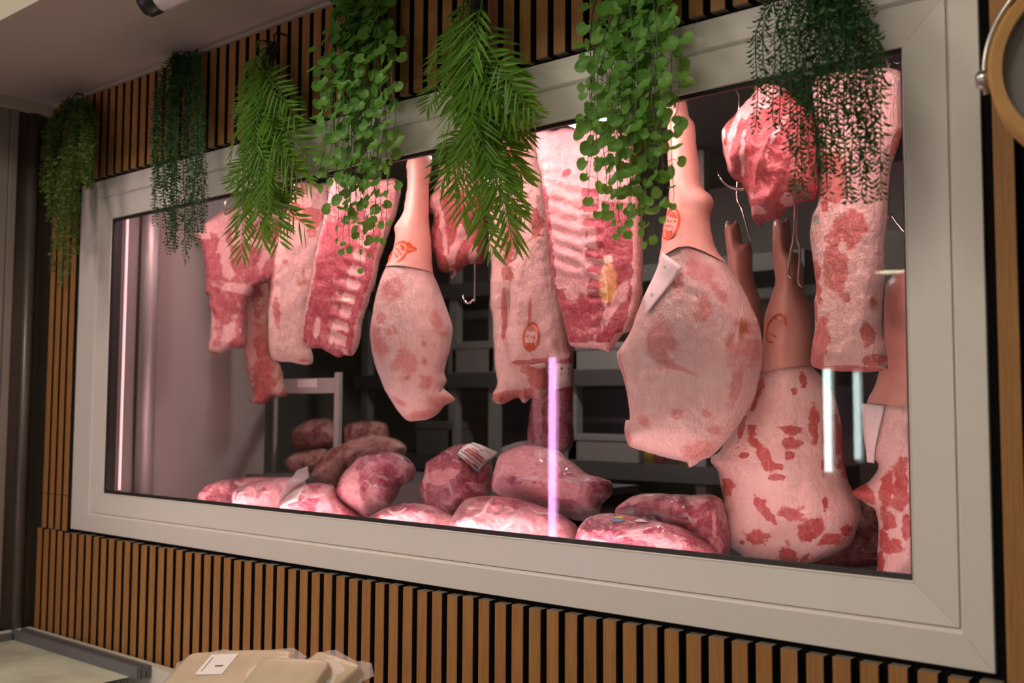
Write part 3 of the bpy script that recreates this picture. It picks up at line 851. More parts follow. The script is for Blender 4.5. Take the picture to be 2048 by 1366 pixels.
sheet(S, [(1724, 807), (1778, 811), (1750, 926), (1735, 924)], 5, 10, 'paper_tag', M['paper'], t, .004, lambda u, v: .004, label='long blank tapering paper slip')

# --- dark chunk in the middle gap
S = Solid(cB([(420, 120), (500, 90), (580, 100), (640, 200), (640, 320), (620, 420), (610, 552), (560, 560), (520, 575), (500, 592), (470, 631), (458, 625), (470, 597), (430, 600), (400, 580), (388, 530), (374, 480), (370, 420), (384, 342), (360, 328), (362, 280), (385, 235), (400, 180)]),
          .40, .05, R=30, rag=3, lump=.014, lscale=34, seed=31, face=.75, disp=lambda s: .018*(1-abs(2*vnoise(s.X*1.7+s.Y*.5, s.Y*.6, 80, 77, 2)-1)**.7)-.009+.0025*(1-abs(2*vnoise(s.X*1.7+s.Y*.4, s.Y*.6, 24, 78, 2)-1)**.7))
S.patch(.72, mus=eA(cB, [(400, 450, 22, 90), (590, 530, 24, 30)]), fat=eA(cB, [(480, 180, 110, 70), (400, 300, 22, 60, 10), (440, 420, 9, 120, -8), (525, 440, 18, 26), (500, 500, 16, 90, 20), (570, 530, 14, 40, 20), (380, 470, 8, 60), (470, 610, 14, 20)]))
HK['cutlet'] = S
slab('pork_cutlet', 'ragged red cutlet of meat hanging behind the middle palm plant', S, 'chunk')
# --- back strip of the loin
S = Solid(cC([(130, 200), (170, 120), (225, 98), (265, 100), (290, 150), (280, 400), (260, 500), (260, 700), (250, 900), (250, 1040), (300, 1120), (380, 1140), (385, 1220), (350, 1292), (310, 1285), (270, 1312), (240, 1290), (165, 1316), (130, 1300), (127, 1270), (148, 1220), (135, 1130), (125, 930), (114, 850), (120, 700), (108, 590), (116, 400)]),
          .40, .034, R=26, rag=1.5, lump=.012, lscale=45, seed=33, face=.7)
S.patch(.1, mus=eA(cC, [(215, 560, 18, 90, 5), (192, 900, 10, 90), (225, 180, 16, 90, 12), (225, 1280, 90, 22, -8), (350, 1200, 46, 50, 20), (300, 1160, 30, 20, 40), (190, 990, 8, 40), (210, 700, 22, 40)]))
HK['strip'] = S
slab('pork_loin', 'pale loin strip hanging behind and lower than the stamped one beside the rib rack', S, 'loin')
# --- front loin flap with stamp
S = Solid(cC([(275, 92), (300, 78), (345, 88), (375, 200), (390, 290), (400, 400), (410, 560), (420, 700), (440, 810), (450, 880), (462, 950), (472, 1040), (476, 1100), (420, 1122), (350, 1132), (280, 1142), (215, 1147), (200, 1110), (184, 1030), (190, 980), (202, 900), (206, 800), (194, 690), (236, 650), (246, 590), (240, 520), (230, 440), (245, 330), (260, 220), (264, 140)]),
          .345, .036, R=32, rag=1.2, lump=.013, lscale=45, seed=35, face=.7)
S.patch(.06, mus=eA(cC, [(340, 510, 24, 46), (210, 735, 22, 30), (330, 1125, 120, 8, -4), (310, 900, 8, 60, 5), (255, 300, 6, 60, 12)]))
HK['flap'] = S
o = slab('pork_loin', 'pale fatty loin flap with an oval brick red stamp, left of the rib rack', S, 'loin')
o_loc = o.location.copy()
m = MB()
st = stamp(S, 1069, 676, 15, 27, 4, M['ink_red'], None, 5, w=4.5, rows=3, off=.002)
st.parent = o; st.matrix_parent_inverse = Matrix.Translation(-o_loc)
# --- big rib rack
S = Solid(cC([(325, 82), (370, 58), (410, 72), (450, 60), (540, 66), (600, 68), (680, 70), (725, 76), (762, 100), (790, 250), (800, 400), (808, 520), (811, 700), (808, 830), (782, 930), (748, 985), (720, 1002), (690, 1042), (655, 1080), (600, 1066), (540, 1058), (480, 1048), (460, 980), (430, 870), (410, 800), (398, 740), (385, 600), (370, 480), (360, 380), (345, 270), (330, 200)]),
          .29, .030, R=14, rag=2, lump=.007, lscale=36, seed=37, face=.65, step=3,
          disp=lambda s: .0024*np.sin(2*math.pi*(s.t*15-s.s*2.2))*sst(.05, .1, s.s)*(1-sst(.36, .44, s.s))*sst(.2, .26, s.t)*(1-sst(.62, .7, s.t))
          + .0032*np.sin(2*math.pi*(s.t*15-.8)+3*vnoise(s.X, s.Y, 30, 5, 2))*sst(.38, .44, s.s)*(1-sst(.58, .62, s.s))*sst(.28, .34, s.t)
          + .0008*np.sin(2*math.pi*(s.t*20+.6*np.sin(s.s*5)))*(1-sst(.2, .28, s.t)))
s_, t_ = S.s+.05*(vnoise(S.X, S.Y, 24, 3, 3)-.5), S.t+.03*(vnoise(S.X, S.Y, 40, 2, 2)-.5)
seg = np.sin(2*math.pi*(t_*15-s_*2.2)); seg2 = np.sin(2*math.pi*(t_*15-.8)); seg3 = np.sin(2*math.pi*(t_*20+.6*np.sin(s_*5)))
v = .30-.12*seg
v = np.where(s_ < .07, .62, v)
col2 = sst(.40, .44, s_)*(1-sst(.57, .62, s_))
v = v*(1-col2)+col2*(.56-.26*seg2*sst(.0, 1, 1))
deep = sst(.60, .65, s_)*(1-sst(.88, .93, s_))*sst(.30, .40, t_)
v = v*(1-deep)+deep*.95
up = 1-sst(.22, .30, t_)
v = v*(1-up)+up*(.26+.10*seg3+.25*(vnoise(S.X, S.Y*3, 30, 8, 3)-.5))
low = sst(.70, .78, t_)*(1-sst(.52, .60, s_))
v = v*(1-low)+low*(.86-.3*(vnoise(S.X, S.Y, 30, 4, 3) > .62))
v = np.where(s_ > .93, .16, v)
v = np.where(t_ > .955, .35, v)
S.mus = v
for (cx, cy, rx, ry, a) in eA(cC, [(715, 850, 40, 130, 22), (660, 930, 24, 60, 8), (600, 560, 34, 60), (545, 690, 60, 40), (500, 820, 46, 40)]):
    dx, dy = S.X-cx, S.Y-cy; a = math.radians(a)
    S.mus = np.minimum(S.mus, .5*np.sqrt(((dx*math.cos(a)+dy*math.sin(a))/rx)**2+((dy*math.cos(a)-dx*math.sin(a))/ry)**2)+.12)
for (cx, cy, rx, ry, a) in eA(cC, [(478, 280, 26, 16, -35), (700, 930, 20, 70, 28), (560, 930, 60, 60, 0), (660, 560, 50, 120, 0)]):
    dx, dy = S.X-cx, S.Y-cy; a = math.radians(a)
    S.mus = np.maximum(S.mus, 1-.5*np.sqrt(((dx*math.cos(a)+dy*math.sin(a))/rx)**2+((dy*math.cos(a)-dx*math.sin(a))/ry)**2))
HK['rack'] = S
slab('rib_rack', 'large rib rack with its bones facing out, hanging at the centre of the window', S, 'rib')
# --- dark red chunk, upper right
S = Solid(cE([(250, 116), (300, 104), (365, 128), (425, 180), (470, 250), (485, 400), (485, 560), (420, 590), (370, 612), (330, 650), (300, 662), (255, 672), (250, 690), (218, 656), (205, 600), (185, 530), (130, 480), (100, 400), (91, 310), (105, 270), (150, 220), (200, 160)]),
          .27, .065, R=70, rag=2.5, lump=.020, lscale=60, seed=41, face=.6, disp=lambda s: .018*(1-abs(2*vnoise(s.X*1.7+s.Y*.5, s.Y*.6, 80, 77, 2)-1)**.7)-.009+.0025*(1-abs(2*vnoise(s.X*1.7+s.Y*.4, s.Y*.6, 24, 78, 2)-1)**.7))
S.patch(.70, mus=eA(cE, [(420, 450, 60, 100), (300, 560, 90, 70), (130, 300, 40, 80)]), fat=eA(cE, [(260, 190, 90, 40, -35), (165, 300, 11, 110, 12), (130, 420, 12, 40, -10), (205, 420, 9, 60, 8), (370, 590, 26, 12, -40), (290, 150, 60, 26), (350, 330, 8, 80, 25), (255, 640, 30, 12)]))
HK['chunk'] = S
slab('pork_shoulder', 'lumpy raw red shoulder chunk hanging high behind the fine leaved plant', S, 'chunk')
# --- pork side, right
S = Solid(cE([(465, 110), (520, 66), (600, 50), (700, 38), (830, 42), (845, 120), (840, 210), (836, 300), (812, 380), (792, 440), (777, 560), (772, 700), (762, 770), (766, 850), (756, 1000), (753, 1130), (772, 1200), (778, 1262), (776, 1282), (720, 1290), (640, 1292), (560, 1287), (490, 1277), (459, 1256), (462, 1200), (476, 1100), (474, 1000), (480, 940), (464, 800), (455, 720), (466, 640), (490, 580), (500, 400)]),
          .32, .045, R=40, rag=1.2, lump=.010, lscale=80, seed=43, face=.6)
S.patch(.08, mus=eA(cE, [(625, 730, 68, 70, 10), (580, 870, 38, 100, 0), (505, 1190, 32, 90, 12), (500, 970, 14, 46, -12), (487, 1040, 10, 50), (490, 880, 18, 40, -10), (550, 520, 70, 80), (735, 1245, 40, 22), (640, 1282, 150, 9, 2), (705, 1140, 22, 44), (815, 350, 8, 50, 20), (625, 1000, 9, 20), (530, 620, 14, 20)]),
        fat=eA(cE, [(610, 790, 14, 20)]), aux=eA(cE, [(730, 1000, 20, 46)]))
HK['flank'] = S
o = slab('pork_flank', 'long pale pork side with bare muscle patches hanging at the right frame', S, 'loin')
m = MB(); stroke(m, S, [cE([(490, 672)])[0], cE([(503, 686)])[0]], 7)
pm = m.build('pen_mark', M['print_green'], None); pm.parent = o; pm.matrix_parent_inverse = Matrix.Translation(-o.location)
# --- vacuum packed strip hanging behind the loin flap
S = Solid([(1118, 640), (1150, 640), (1148, 720), (1146, 830), (1140, 900), (1060, 900), (1062, 800), (1075, 740), (1110, 720)], .62, .03, R=20, rag=1, lump=.006, seed=45, face=.7)
S.patch(.62, fat=[(1130, 700, 8, 20), (1080, 840, 8, 60)])
o = S.build('meat_pack', M['pack1'], None, label='dark vacuum packed strip with a white label hanging behind the stamped loin', cat='packed meat')
lb = sheet(S, [(1116, 728), (1146, 728), (1146, 772), (1112, 780)], 4, 4, 'paper_label', M['paper'], None, .004)
lb.parent = o; lb.matrix_parent_inverse = Matrix.Translation(-o.location)
m = MB(); stroke(m, S, [(1126, 738), (1142, 738)], 5, .006); stroke(m, S, [(1126, 747), (1142, 746)], 1.5, .006); stroke(m, S, [(1126, 751), (1142, 750)], 1.5, .006)
sub(m.build('barcode', M['print_dark'], None), lb)

# ------------------------------------------------------------------ packed meat on the deck
PG = 'vacuum packed meat lying on the display deck'
def packm(label, poly, y0, T, mat, seed, base=.45, mus=(), fat=(), R=None, lump=.020, name='meat_pack', group=PG):
    S = Solid(poly, y0, T, face=.8, R=R, rag=1.5, lump=lump, lscale=45, seed=seed, tilt=.25, back=.8)
    S.patch(base, mus, fat)
    o = S.build(name, M[mat], None, label=label, cat='packed meat', group=group)
    if y0 < .45:      # creased folds of the clear film
        r = random.Random(seed*3); x0, y_0 = S.P.min(0); x1, y1 = S.P.max(0)
        for _ in range(4):
            for tr in range(20):
                cx, cy = r.uniform(x0, x1), r.uniform(y_0, y_0+(y1-y_0)*.6); a = r.uniform(-.9, .9); ln = r.uniform(.12, .3)*(x1-x0)
                dx, dy = math.cos(a)*ln/2, math.sin(a)*ln/2; wd = r.uniform(2.5, 6)
                q = np.array([(cx-dx, cy-dy), (cx+dx, cy+dy)])
                if inside(S.P, q[:, 0], q[:, 1]).all(): break
            else: continue
            m = MB(); L_ = []
            for u in np.linspace(0, 1, 12):
                p = q[0]*(1-u)+q[1]*u; nn = np.array([-math.sin(a), math.cos(a)])*wd*math.sin(math.pi*u)**.6*(1+.4*math.sin(u*17+seed))
                k = 5*math.sin(u*5+seed)
                p = p+np.array([-math.sin(a), math.cos(a)])*k
                L_ += [S.surf(*(p-nn), .0008), S.surf(*p, .0045), S.surf(*(p+nn), .0008)]
            f_ = []
            for i_ in range(11): f_ += [(3*i_, 3*i_+3, 3*i_+4, 3*i_+1), (3*i_+1, 3*i_+4, 3*i_+5, 3*i_+2)]
            m.add(L_, f_)
            c_ = m.build('film_fold', M['film'], None, smooth=True)
            c_.parent = o; c_.matrix_parent_inverse = Matrix.Translation(-o.location)
    return S, o
def under(o, c):
    c.parent = o; c.matrix_parent_inverse = Matrix.Translation(-o.location)
packm('long dark pink pack at the left end of the packed row', cG([(55, 970), (80, 930), (150, 880), (320, 850), (520, 838), (660, 845), (700, 920), (660, 1040), (500, 1090), (300, 1080), (120, 1050), (62, 1015)]), .27, .05, 'pack1', 51, .55, fat=eA(cG, [(100, 990, 60, 20), (260, 930, 40, 14)]))
S, o = packm('pale pink pack with a pointed film corner, second from the left end', cG([(300, 955), (380, 900), (520, 862), (700, 838), (790, 850), (840, 900), (760, 1000), (700, 1120), (480, 1110), (330, 1070)]), .22, .05, 'pack2', 52, .3, mus=eA(cG, [(340, 990, 40, 40), (520, 960, 40, 30)]))
under(o, sheet(S, cG([(770, 800), (850, 770), (860, 850), (640, 1060)]), 6, 6, 'film_corner', M['film'], None, .012, label='clear crumpled film corner'))
S, o = packm('mottled pink pack with a white slip, third along the sill from the left', cG([(640, 1080), (700, 980), (800, 900), (920, 884), (1020, 900), (1060, 950), (1120, 1040), (1260, 1150), (1200, 1210), (900, 1180), (700, 1140)]), .19, .05, 'pack2', 53, .42, mus=eA(cG, [(900, 920, 50, 36), (870, 1050, 70, 40), (1150, 1110, 60, 30)]), fat=eA(cG, [(1000, 1090, 60, 36)]))
under(o, sheet(S, cG([(730, 990), (845, 935), (800, 1040), (650, 1090)]), 6, 6, 'paper_slip', M['paper'], None, .006, lambda u, v: .006*(1-v), label='white paper slip'))
S, o = packm('large round red pack with folded film on top, left of centre', cG([(1045, 960), (1078, 850), (1140, 780), (1230, 700), (1340, 670), (1450, 660), (1560, 700), (1622, 780), (1600, 860), (1520, 910), (1500, 960), (1440, 1040), (1350, 1090), (1275, 1146), (1180, 1100), (1060, 1020)]), .30, .085, 'pack2', 54, .5, mus=eA(cG, [(1450, 900, 90, 120), (1400, 730, 150, 60), (1080, 960, 50, 60)]), fat=eA(cG, [(1200, 880, 70, 110), (1280, 1060, 140, 50), (1340, 980, 30, 40)]))
packm('small amber and red pack leaning up behind the round red pack', cG([(865, 860), (880, 790), (950, 690), (1060, 612), (1180, 598), (1210, 640), (1180, 740), (1100, 860), (1050, 900), (960, 900)]), .50, .05, 'pack3', 55, .3, mus=eA(cG, [(1050, 690, 110, 24, -35), (930, 760, 30, 60, 30)]))
packm('dim brown pack lying furthest left on the far deck', cG([(680, 725), (760, 662), (900, 640), (1000, 650), (1000, 800), (820, 830), (720, 815)]), .72, .04, 'pack3', 56, .5, fat=eA(cG, [(780, 710, 90, 22, -5)]))
packm('dim dark pack stacked on the brown one inside the white rack', cG([(725, 580), (735, 500), (830, 442), (960, 418), (1050, 450), (1080, 560), (1040, 640), (900, 650), (740, 640)]), .76, .06, 'pack3', 57, .55, fat=eA(cG, [(880, 500, 30, 50), (1010, 530, 60, 16, 10)]))
packm('dim amber pack behind the round red pack', cG([(1100, 620), (1200, 560), (1350, 540), (1500, 575), (1560, 640), (1500, 720), (1300, 760), (1120, 760)]), .56, .05, 'pack3', 58, .45, fat=eA(cG, [(1330, 570, 120, 24), (1200, 680, 90, 20, -20)]))
packm('dim pack at the back above the amber one', cG([(1110, 540), (1130, 460), (1260, 440), (1400, 450), (1430, 530), (1420, 760), (1150, 760)]), .80, .05, 'pack3', 59, .6)
S, o = packm('dark red round pack carrying a printed label, centre of the row', cH([(60, 620), (84, 540), (100, 450), (180, 400), (270, 350), (390, 338), (490, 400), (512, 500), (505, 640), (470, 780), (380, 900), (200, 900), (110, 760)]), .36, .08, 'pack1', 60, .66, fat=eA(cH, [(190, 590, 60, 50), (280, 560, 50, 30), (110, 560, 16, 90), (430, 630, 60, 20, 20)]))
q = cH([(393, 330), (545, 388), (442, 542), (318, 446)])
plab = sheet(S, q, 8, 8, 'printed_label', M['paper'], None, .006, lambda u, v: .006*math.sin(u*5)+.004, label='white printed label with a coloured edge')
under(o, plab)
def lab(u, v):
    p = np.array(q); return p[0]*(1-u)*(1-v)+p[1]*u*(1-v)+p[2]*u*v+p[3]*(1-u)*v
OFF = lambda u: .0075+.006*math.sin(u*5)+.004
for nm, mat, rows in (('label_print', 'print_red', [(.2, .85, .52, 3.2), (.15, .9, .64, 4.5), (.3, .6, .4, 2)]), ('label_text', 'print_dark', [(.15, .45, .18, 1.6), (.5, .62, .25, 1.5), (.08, .9, .78, 1.6), (.7, .9, .9, 5)])):
    m = MB()
    for (u0, u1, vv, wd) in rows:
        us = np.linspace(u0, u1, 8); pts = [lab(u, vv) for u in us]; L = []
        d = pts[-1]-pts[0]; d /= np.linalg.norm(d); nn = np.array([d[1], -d[0]])*wd/2
        for u, p in zip(us, pts): L += [S.surf(*(p+nn), OFF(u)), S.surf(*(p-nn), OFF(u))]
        m.add(L, [(2*i, 2*i+1, 2*i+3, 2*i+2) for i in range(7)])
    sub(m.build(nm, M[mat], None), plab)
for nm, mat, u0, u1 in (('label_stripe', 'print_blue', 0, .25), ('label_stripe', 'print_green', .2, .4), ('label_stripe', 'print_red', .4, .7), ('label_stripe', 'print_yellow', .7, .8), ('label_stripe', 'print_blue', .85, 1)):
    m = MB(); L = []
    for u in np.linspace(u0, u1, 6): L += [S.surf(*lab(u, .91), OFF(u)), S.surf(*lab(u, .99), OFF(u))]
    m.add(L, [(2*i, 2*i+1, 2*i+3, 2*i+2) for i in range(5)]); sub(m.build(nm, M[mat], None), plab)
packm('big smooth oval pack with a dark meaty end, right of the labelled pack', cH([(505, 590), (525, 490), (565, 400), (640, 362), (740, 345), (900, 372), (1000, 440), (1100, 520), (1190, 545), (1250, 570), (1255, 640), (1195, 710), (1165, 785), (1050, 812), (900, 770), (700, 700), (560, 655)]), .33, .085, 'pack2', 61, .25, mus=eA(cH, [(1200, 600, 50, 60), (1020, 740, 120, 20, 15), (640, 590, 130, 20, 10), (1000, 600, 40, 50)]), fat=eA(cH, [(1050, 640, 100, 50), (700, 480, 160, 70)]))
packm('dim film wrapped bundle standing behind the big oval pack', cH([(560, 400), (600, 340), (740, 312), (860, 335), (920, 420), (900, 640), (620, 640)]), .58, .05, 'film', 66, .2)
packm('flat pink pack pressed to the sill below the round red pack', cG([(1255, 1160), (1350, 1092), (1480, 1042), (1600, 1028), (1740, 1055), (1869, 1110), (1960, 1180), (1940, 1300), (1700, 1280), (1400, 1230)]), .19, .045, 'pack2', 62, .38, mus=eA(cG, [(1550, 1080, 160, 30, 8), (1330, 1140, 40, 30)]), fat=eA(cG, [(1720, 1170, 110, 30, 10)]))
packm('long pale pink pack pressed to the sill at the centre of the window', cH([(255, 810), (330, 692), (430, 662), (560, 658), (700, 688), (860, 738), (980, 800), (1045, 862), (1065, 960), (1000, 1040), (700, 1010), (400, 950), (262, 890)]), .20, .06, 'pack2', 63, .25, mus=eA(cH, [(600, 710, 170, 30, 10), (300, 860, 30, 30)]), fat=eA(cH, [(700, 850, 300, 50, 8)]))
S, o = packm('wide red pack with a colourful sticker pressed to the sill right of centre', cH([(1035, 880), (1090, 800), (1180, 768), (1300, 768), (1450, 800), (1650, 838), (1800, 920), (1900, 1000), (1910, 1060), (1700, 1110), (1300, 1060), (1050, 1000)]), .21, .06, 'pack2', 64, .6, mus=eA(cH, [(1300, 900, 200, 60, 8), (1750, 960, 90, 30, 25)]), fat=eA(cH, [(1600, 960, 180, 40, 10), (1720, 860, 60, 20, 25), (1070, 850, 30, 40)]))
for nm, mat, qd in (('sticker', 'print_blue', [(1272, 822), (1360, 828), (1330, 843), (1285, 843)]), ('sticker', 'print_yellow', [(1285, 806), (1330, 796), (1345, 820), (1300, 824)]), ('sticker', 'print_red', [(1340, 800), (1420, 812), (1400, 828), (1345, 822)]), ('paper_slip', 'paper', [(1400, 830), (1440, 806), (1490, 835), (1420, 835)])):
    under(o, sheet(S, cH(qd), 4, 3, nm, M[mat], None, .004))
packm('dim crumpled red pack behind the stickered pack at the right', cH([(1270, 760), (1380, 662), (1500, 640), (1700, 650), (1900, 655), (1960, 760), (1985, 920), (1960, 1060), (1850, 1060), (1700, 920), (1450, 840)]), .31, .06, 'pack1', 65, .55, fat=eA(cH, [(1450, 700, 140, 20, -15), (1800, 720, 60, 16), (1900, 850, 10, 90)]))
packm('dark green and brown bag in the lower right corner beneath the hams', [(1560, 1120), (1620, 1040), (1700, 1000), (1760, 1010), (1800, 1060), (1790, 1120), (1700, 1135), (1590, 1130)], .66, .05, 'pack3', 67, .6, fat=[(1720, 1040, 30, 20)])

# ------------------------------------------------------------------ rails and hooks
m = MB(); m.tube([(CR_X0, .34, 1.10), (CR_X1, .34, 1.10)], .012, 12)
t = empty('hanging_rail', (1.7, .34, 1.09), label='long steel rail the meat hooks hang from', cat='rail')
m.build('bar', M['steel'], t, smooth=True)
for x in (.6, 1.5, 2.4, 3.1):
    MB().tube([(x, .34, 1.105), (x, .34, 1.30)], .008, 8).build('hanger', M['steel'], t, smooth=True)
RAIL_Y, RAIL_Z = .34, 1.10
def loop(x):
    return [np.array([x, RAIL_Y+.0165*math.cos(a), RAIL_Z+.0165*math.sin(a)]) for a in np.linspace(math.radians(-40), math.radians(185), 9)]
def hook(px, py, S, label, r=.009, w=.0024):
    """hook over the rail whose point enters the meat"""
    p = S.surf(px, py, .002)
    up = p+S.n*.004+np.array([0, 0, .05])
    pts = loop(up[0])+[np.array([up[0], (up[1]+RAIL_Y)/2, .6*RAIL_Z+.4*up[2]]), up, p+S.n*.004]
    for a in np.linspace(0, math.pi*.8, 7)[1:]: pts.append(p+S.n*(.004-r*.9*math.sin(a))+np.array([0, 0, -r*(1-math.cos(a))]))
    rs = [w]*(len(pts)-3)+[w*.9, w*.7, w*.3]
    return MB().tube(pts, rs, 7).build('meat_hook', M['hook'], None, smooth=True, label=label, cat='hook', group='steel meat hooks')
hook(592, 392, HK['loin1'], 'steel hook in the pale stained loin slab')
hook(818, 350, HK['ham1'], 'steel hook in the trotter of the narrow ham')
hook(1067, 285, HK['flap'], 'steel hook at the top of the stamped loin flap')
hook(1362, 262, HK['ham2'], 'steel hook in the trotter of the broadest ham')
hook(1520, 195, HK['chunk'], 'steel hook at the top of the red shoulder chunk')
hook(455, 432, HK['breast'], 'steel hook at the top of the leftmost breast slab')
hook(700, 372, HK['ribs'], 'steel hook behind the round leaved plant holding the rib slab')
hook(1225, 268, HK['rack'], 'steel hook at the top of the big rib rack')
hook(1700, 152, HK['flank'], 'steel hook at the top of the pale pork flank')
hook(925, 345, HK['cutlet'], 'steel hook in the cutlet behind the palm plant')
hook(1020, 290, HK['strip'], 'steel hook at the top of the lower pale loin strip')
# loose hooks
def wire(pts, y, w, label):
    P = [aty(a, b_, y) for a, b_ in pts]
    Q = [P[0]]
    for i in range(len(P)-1):
        p0, p1, p2, p3 = P[max(i-1, 0)], P[i], P[i+1], P[min(i+2, len(P)-1)]
        for k in range(1, 7):
            u = k/6
            Q.append(.5*((2*p1)+(-p0+p2)*u+(2*p0-5*p1+4*p2-p3)*u*u+(-p0+3*p1-3*p2+p3)*u**3))
    x_ = Q[-1][0]
    Q = [q_ for q_ in Q if q_[2] < RAIL_Z-.06]+[np.array([x_, RAIL_Y+.0165, RAIL_Z-.03])]+loop(x_)[1:]
    rs = [w*min(1, .15+i*.25) for i in range(len(Q))]
    return MB().tube(Q, rs, 8).build('meat_hook', M['hook'], None, smooth=True, label=label, cat='hook', group='steel meat hooks')
wire([(1435, 341), (1444, 360), (1462, 375), (1486, 378), (1503, 365), (1512, 330), (1515, 200), (1515, 60)], .36, .0035, 'large bare hook curving out left of the red shoulder chunk')
wire([(1502, 484), (1494, 455), (1482, 415), (1474, 395), (1476, 330), (1480, 60)], .46, .0025, 'straight hook shank above the split trotter')
wire([(1583, 556), (1576, 545), (1582, 500), (1590, 430), (1600, 60)], .345, .0028, 'dark hook hanging under the red shoulder chunk, nearer the shank')
wire([(1604, 575), (1597, 560), (1600, 500), (1594, 430), (1612, 60)], .37, .0028, 'dark hook hanging under the red shoulder chunk, farther from the shank')
wire([(1812, 470), (1800, 455), (1782, 430), (1775, 400), (1790, 60)], .46, .003, 'bare hook slanting beside the right frame')
wire([(925, 590), (932, 605), (945, 600), (950, 560), (950, 200)], .50, .0028, 'dark bare hook hanging below the cutlet')

# ------------------------------------------------------------------ white rack and shelves in the dim cold room
yR = .66
M['rackgrey'] = plain('grey_white_rack_paint', (.44, .42, .40), .5)
def zpx(px, py, y): return aty(px, py, y)
L = zpx(549, 760, yR); Rr = zpx(677, 760, yR)
t = empty('storage_rack', (L[0], yR, CR_Z0), label='white upright metal rack with a small label, back left of the packs', cat='rack')
zt = zpx(677, 745, yR)[2]
for x in (L[0], Rr[0]):
    MB().box(x-.011, x+.011, yR-.008, yR+.008, zbk, zt if x > L[0] else zt-.02).build('post', M['rackgrey'], t, bevel=.002)
zb0, zb1 = zpx(620, 787, yR)[2], zpx(620, 757, yR)[2]
cbar = MB().box(L[0]+.012, Rr[0]-.012, yR-.008, yR+.008, zb0, zb1).build('crossbar', M['rackgrey'], t, bevel=.002)
a = zpx(595, 775, yR-.009); b2 = zpx(634, 758, yR-.009)
sub(MB().box(a[0], b2[0], yR-.0095, yR-.0085, a[2], b2[2]).build('label_plate', M['paper'], t), cbar)
# dark shelving along the back
YS = 1.75
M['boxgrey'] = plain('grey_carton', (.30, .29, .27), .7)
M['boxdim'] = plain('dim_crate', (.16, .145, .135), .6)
t = empty('shelving_unit', (1.4, YS, -1), label='dark metal shelving along the back of the cold room', cat='shelving')
xs_ = [aty(p, 700, YS)[0] for p in (730, 905, 985, 1145, 1400)]
for x in xs_:
    MB().box(x-.02, x+.02, YS, YS+.04, -1, 1.29).build('post', M['boxgrey'], t)
for zz in (aty(1000, 745, YS)[2], aty(1000, 915, YS)[2], aty(1000, 560, YS)[2]):
    MB().box(xs_[0]-.05, xs_[-1]+.4, YS-.02, YS+.45, zz-.06, zz).build('shelf', M['darkshelf'], t)
z1 = aty(1000, 745, YS)[2]; z2 = aty(1000, 915, YS)[2]
def crate(px, z, w_, h_, mat, label, d=.3):
    x = aty(px, 700, YS)[0]
    t2 = empty('carton', (x, YS+.15, z), label=label, cat='carton', group='cartons on the dim shelving')
    MB().box(x-w_/2, x+w_/2, YS+.0, YS+d, z, z+h_).build('body', M[mat], t2, bevel=.004)
    MB().box(x-w_/2-.004, x+w_/2+.004, YS-.004, YS+d+.004, z+h_*.78, z+h_+.004).build('lid', M[mat], t2, bevel=.004)
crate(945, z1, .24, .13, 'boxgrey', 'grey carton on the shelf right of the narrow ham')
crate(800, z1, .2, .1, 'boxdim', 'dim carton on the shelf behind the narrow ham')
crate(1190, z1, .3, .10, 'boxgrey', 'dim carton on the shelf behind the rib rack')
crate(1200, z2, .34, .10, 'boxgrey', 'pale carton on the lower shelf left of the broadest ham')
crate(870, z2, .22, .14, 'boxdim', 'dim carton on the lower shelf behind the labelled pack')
for k, (px, z, hh, mt) in enumerate([(1285, z2, .12, 'print_yellow'), (1308, z2, .10, 'print_red'), (1332, z2, .14, 'boxgrey'), (1356, z2, .12, 'print_yellow'), (1384, z2, .11, 'print_red'), (1275, z1, .1, 'print_red')]):
    x = aty(px, 700, YS)[0]
    MB().lathe((x, YS+.06, z), (0, 0, 1), [(0, 0), (.03, 0), (.031, hh*.6), (.026, hh*.75), (.012, hh*.85), (.012, hh), (0, hh)], 12).build('jar', M[mt], None, smooth=True, label=['dim yellow jar on the lower shelf beside the pale carton', 'dim red jar on the lower shelf between the left yellow jar and the grey jar', 'tall dim grey jar among the coloured jars on the lower shelf', 'dim yellow jar right of the tall grey jar on the lower shelf', 'dim red jar rightmost on the lower shelf', 'dim red jar alone on the upper shelf behind the rib rack'][k], cat='jar', group='jars on the dim shelving')
# square lamp on the cold room ceiling
p = atz(1160, 236, CR_Z1-.012)
t = empty('ceiling_lamp', p, label='small bright square lamp on the cold room ceiling', cat='lamp')
MB().box(p[0]-.075, p[0]+.075, p[1]-.075, p[1]+.075, CR_Z1-.012, CR_Z1-.0005).build('housing', M['white'], t)
MB().box(p[0]-.066, p[0]+.066, p[1]-.066, p[1]+.066, CR_Z1-.016, CR_Z1-.0122).build('diffuser', emit('cold_room_lamp_glow', (1, .93, .86), 130), t)

# ------------------------------------------------------------------ hanging artificial plants
def leaf_mat(name, a, b_, tr, rough=.4):
    t = NT(name)
    info = t.n('ShaderNodeObjectInfo'); v = t.coord()
    n = t.noise(v, 40, 3)
    c = t.mix(t.math('MULTIPLY_ADD', n, .6, t.math('MULTIPLY', info.outputs['Random'], .4)), a, b_)
    t.set(Base_Color=c, Roughness=rough, Specular_IOR_Level=.35)
    tl = t.n('ShaderNodeBsdfTranslucent'); t.put(tl.inputs[0], tr)
    mx = t.n('ShaderNodeMixShader'); mx.inputs[0].default_value = .3
    t.l(t.bsdf.outputs[0], mx.inputs[1]); t.l(tl.outputs[0], mx.inputs[2]); t.l(mx.outputs[0], t.out.inputs[0])
    return t.m
M['round_leaf'] = leaf_mat('round_leaf_green', (.075, .23, .032), (.15, .38, .055), (.26, .50, .06))
M['palm_leaf'] = leaf_mat('palm_leaf_green', (.07, .20, .018), (.15, .34, .03), (.26, .48, .04))
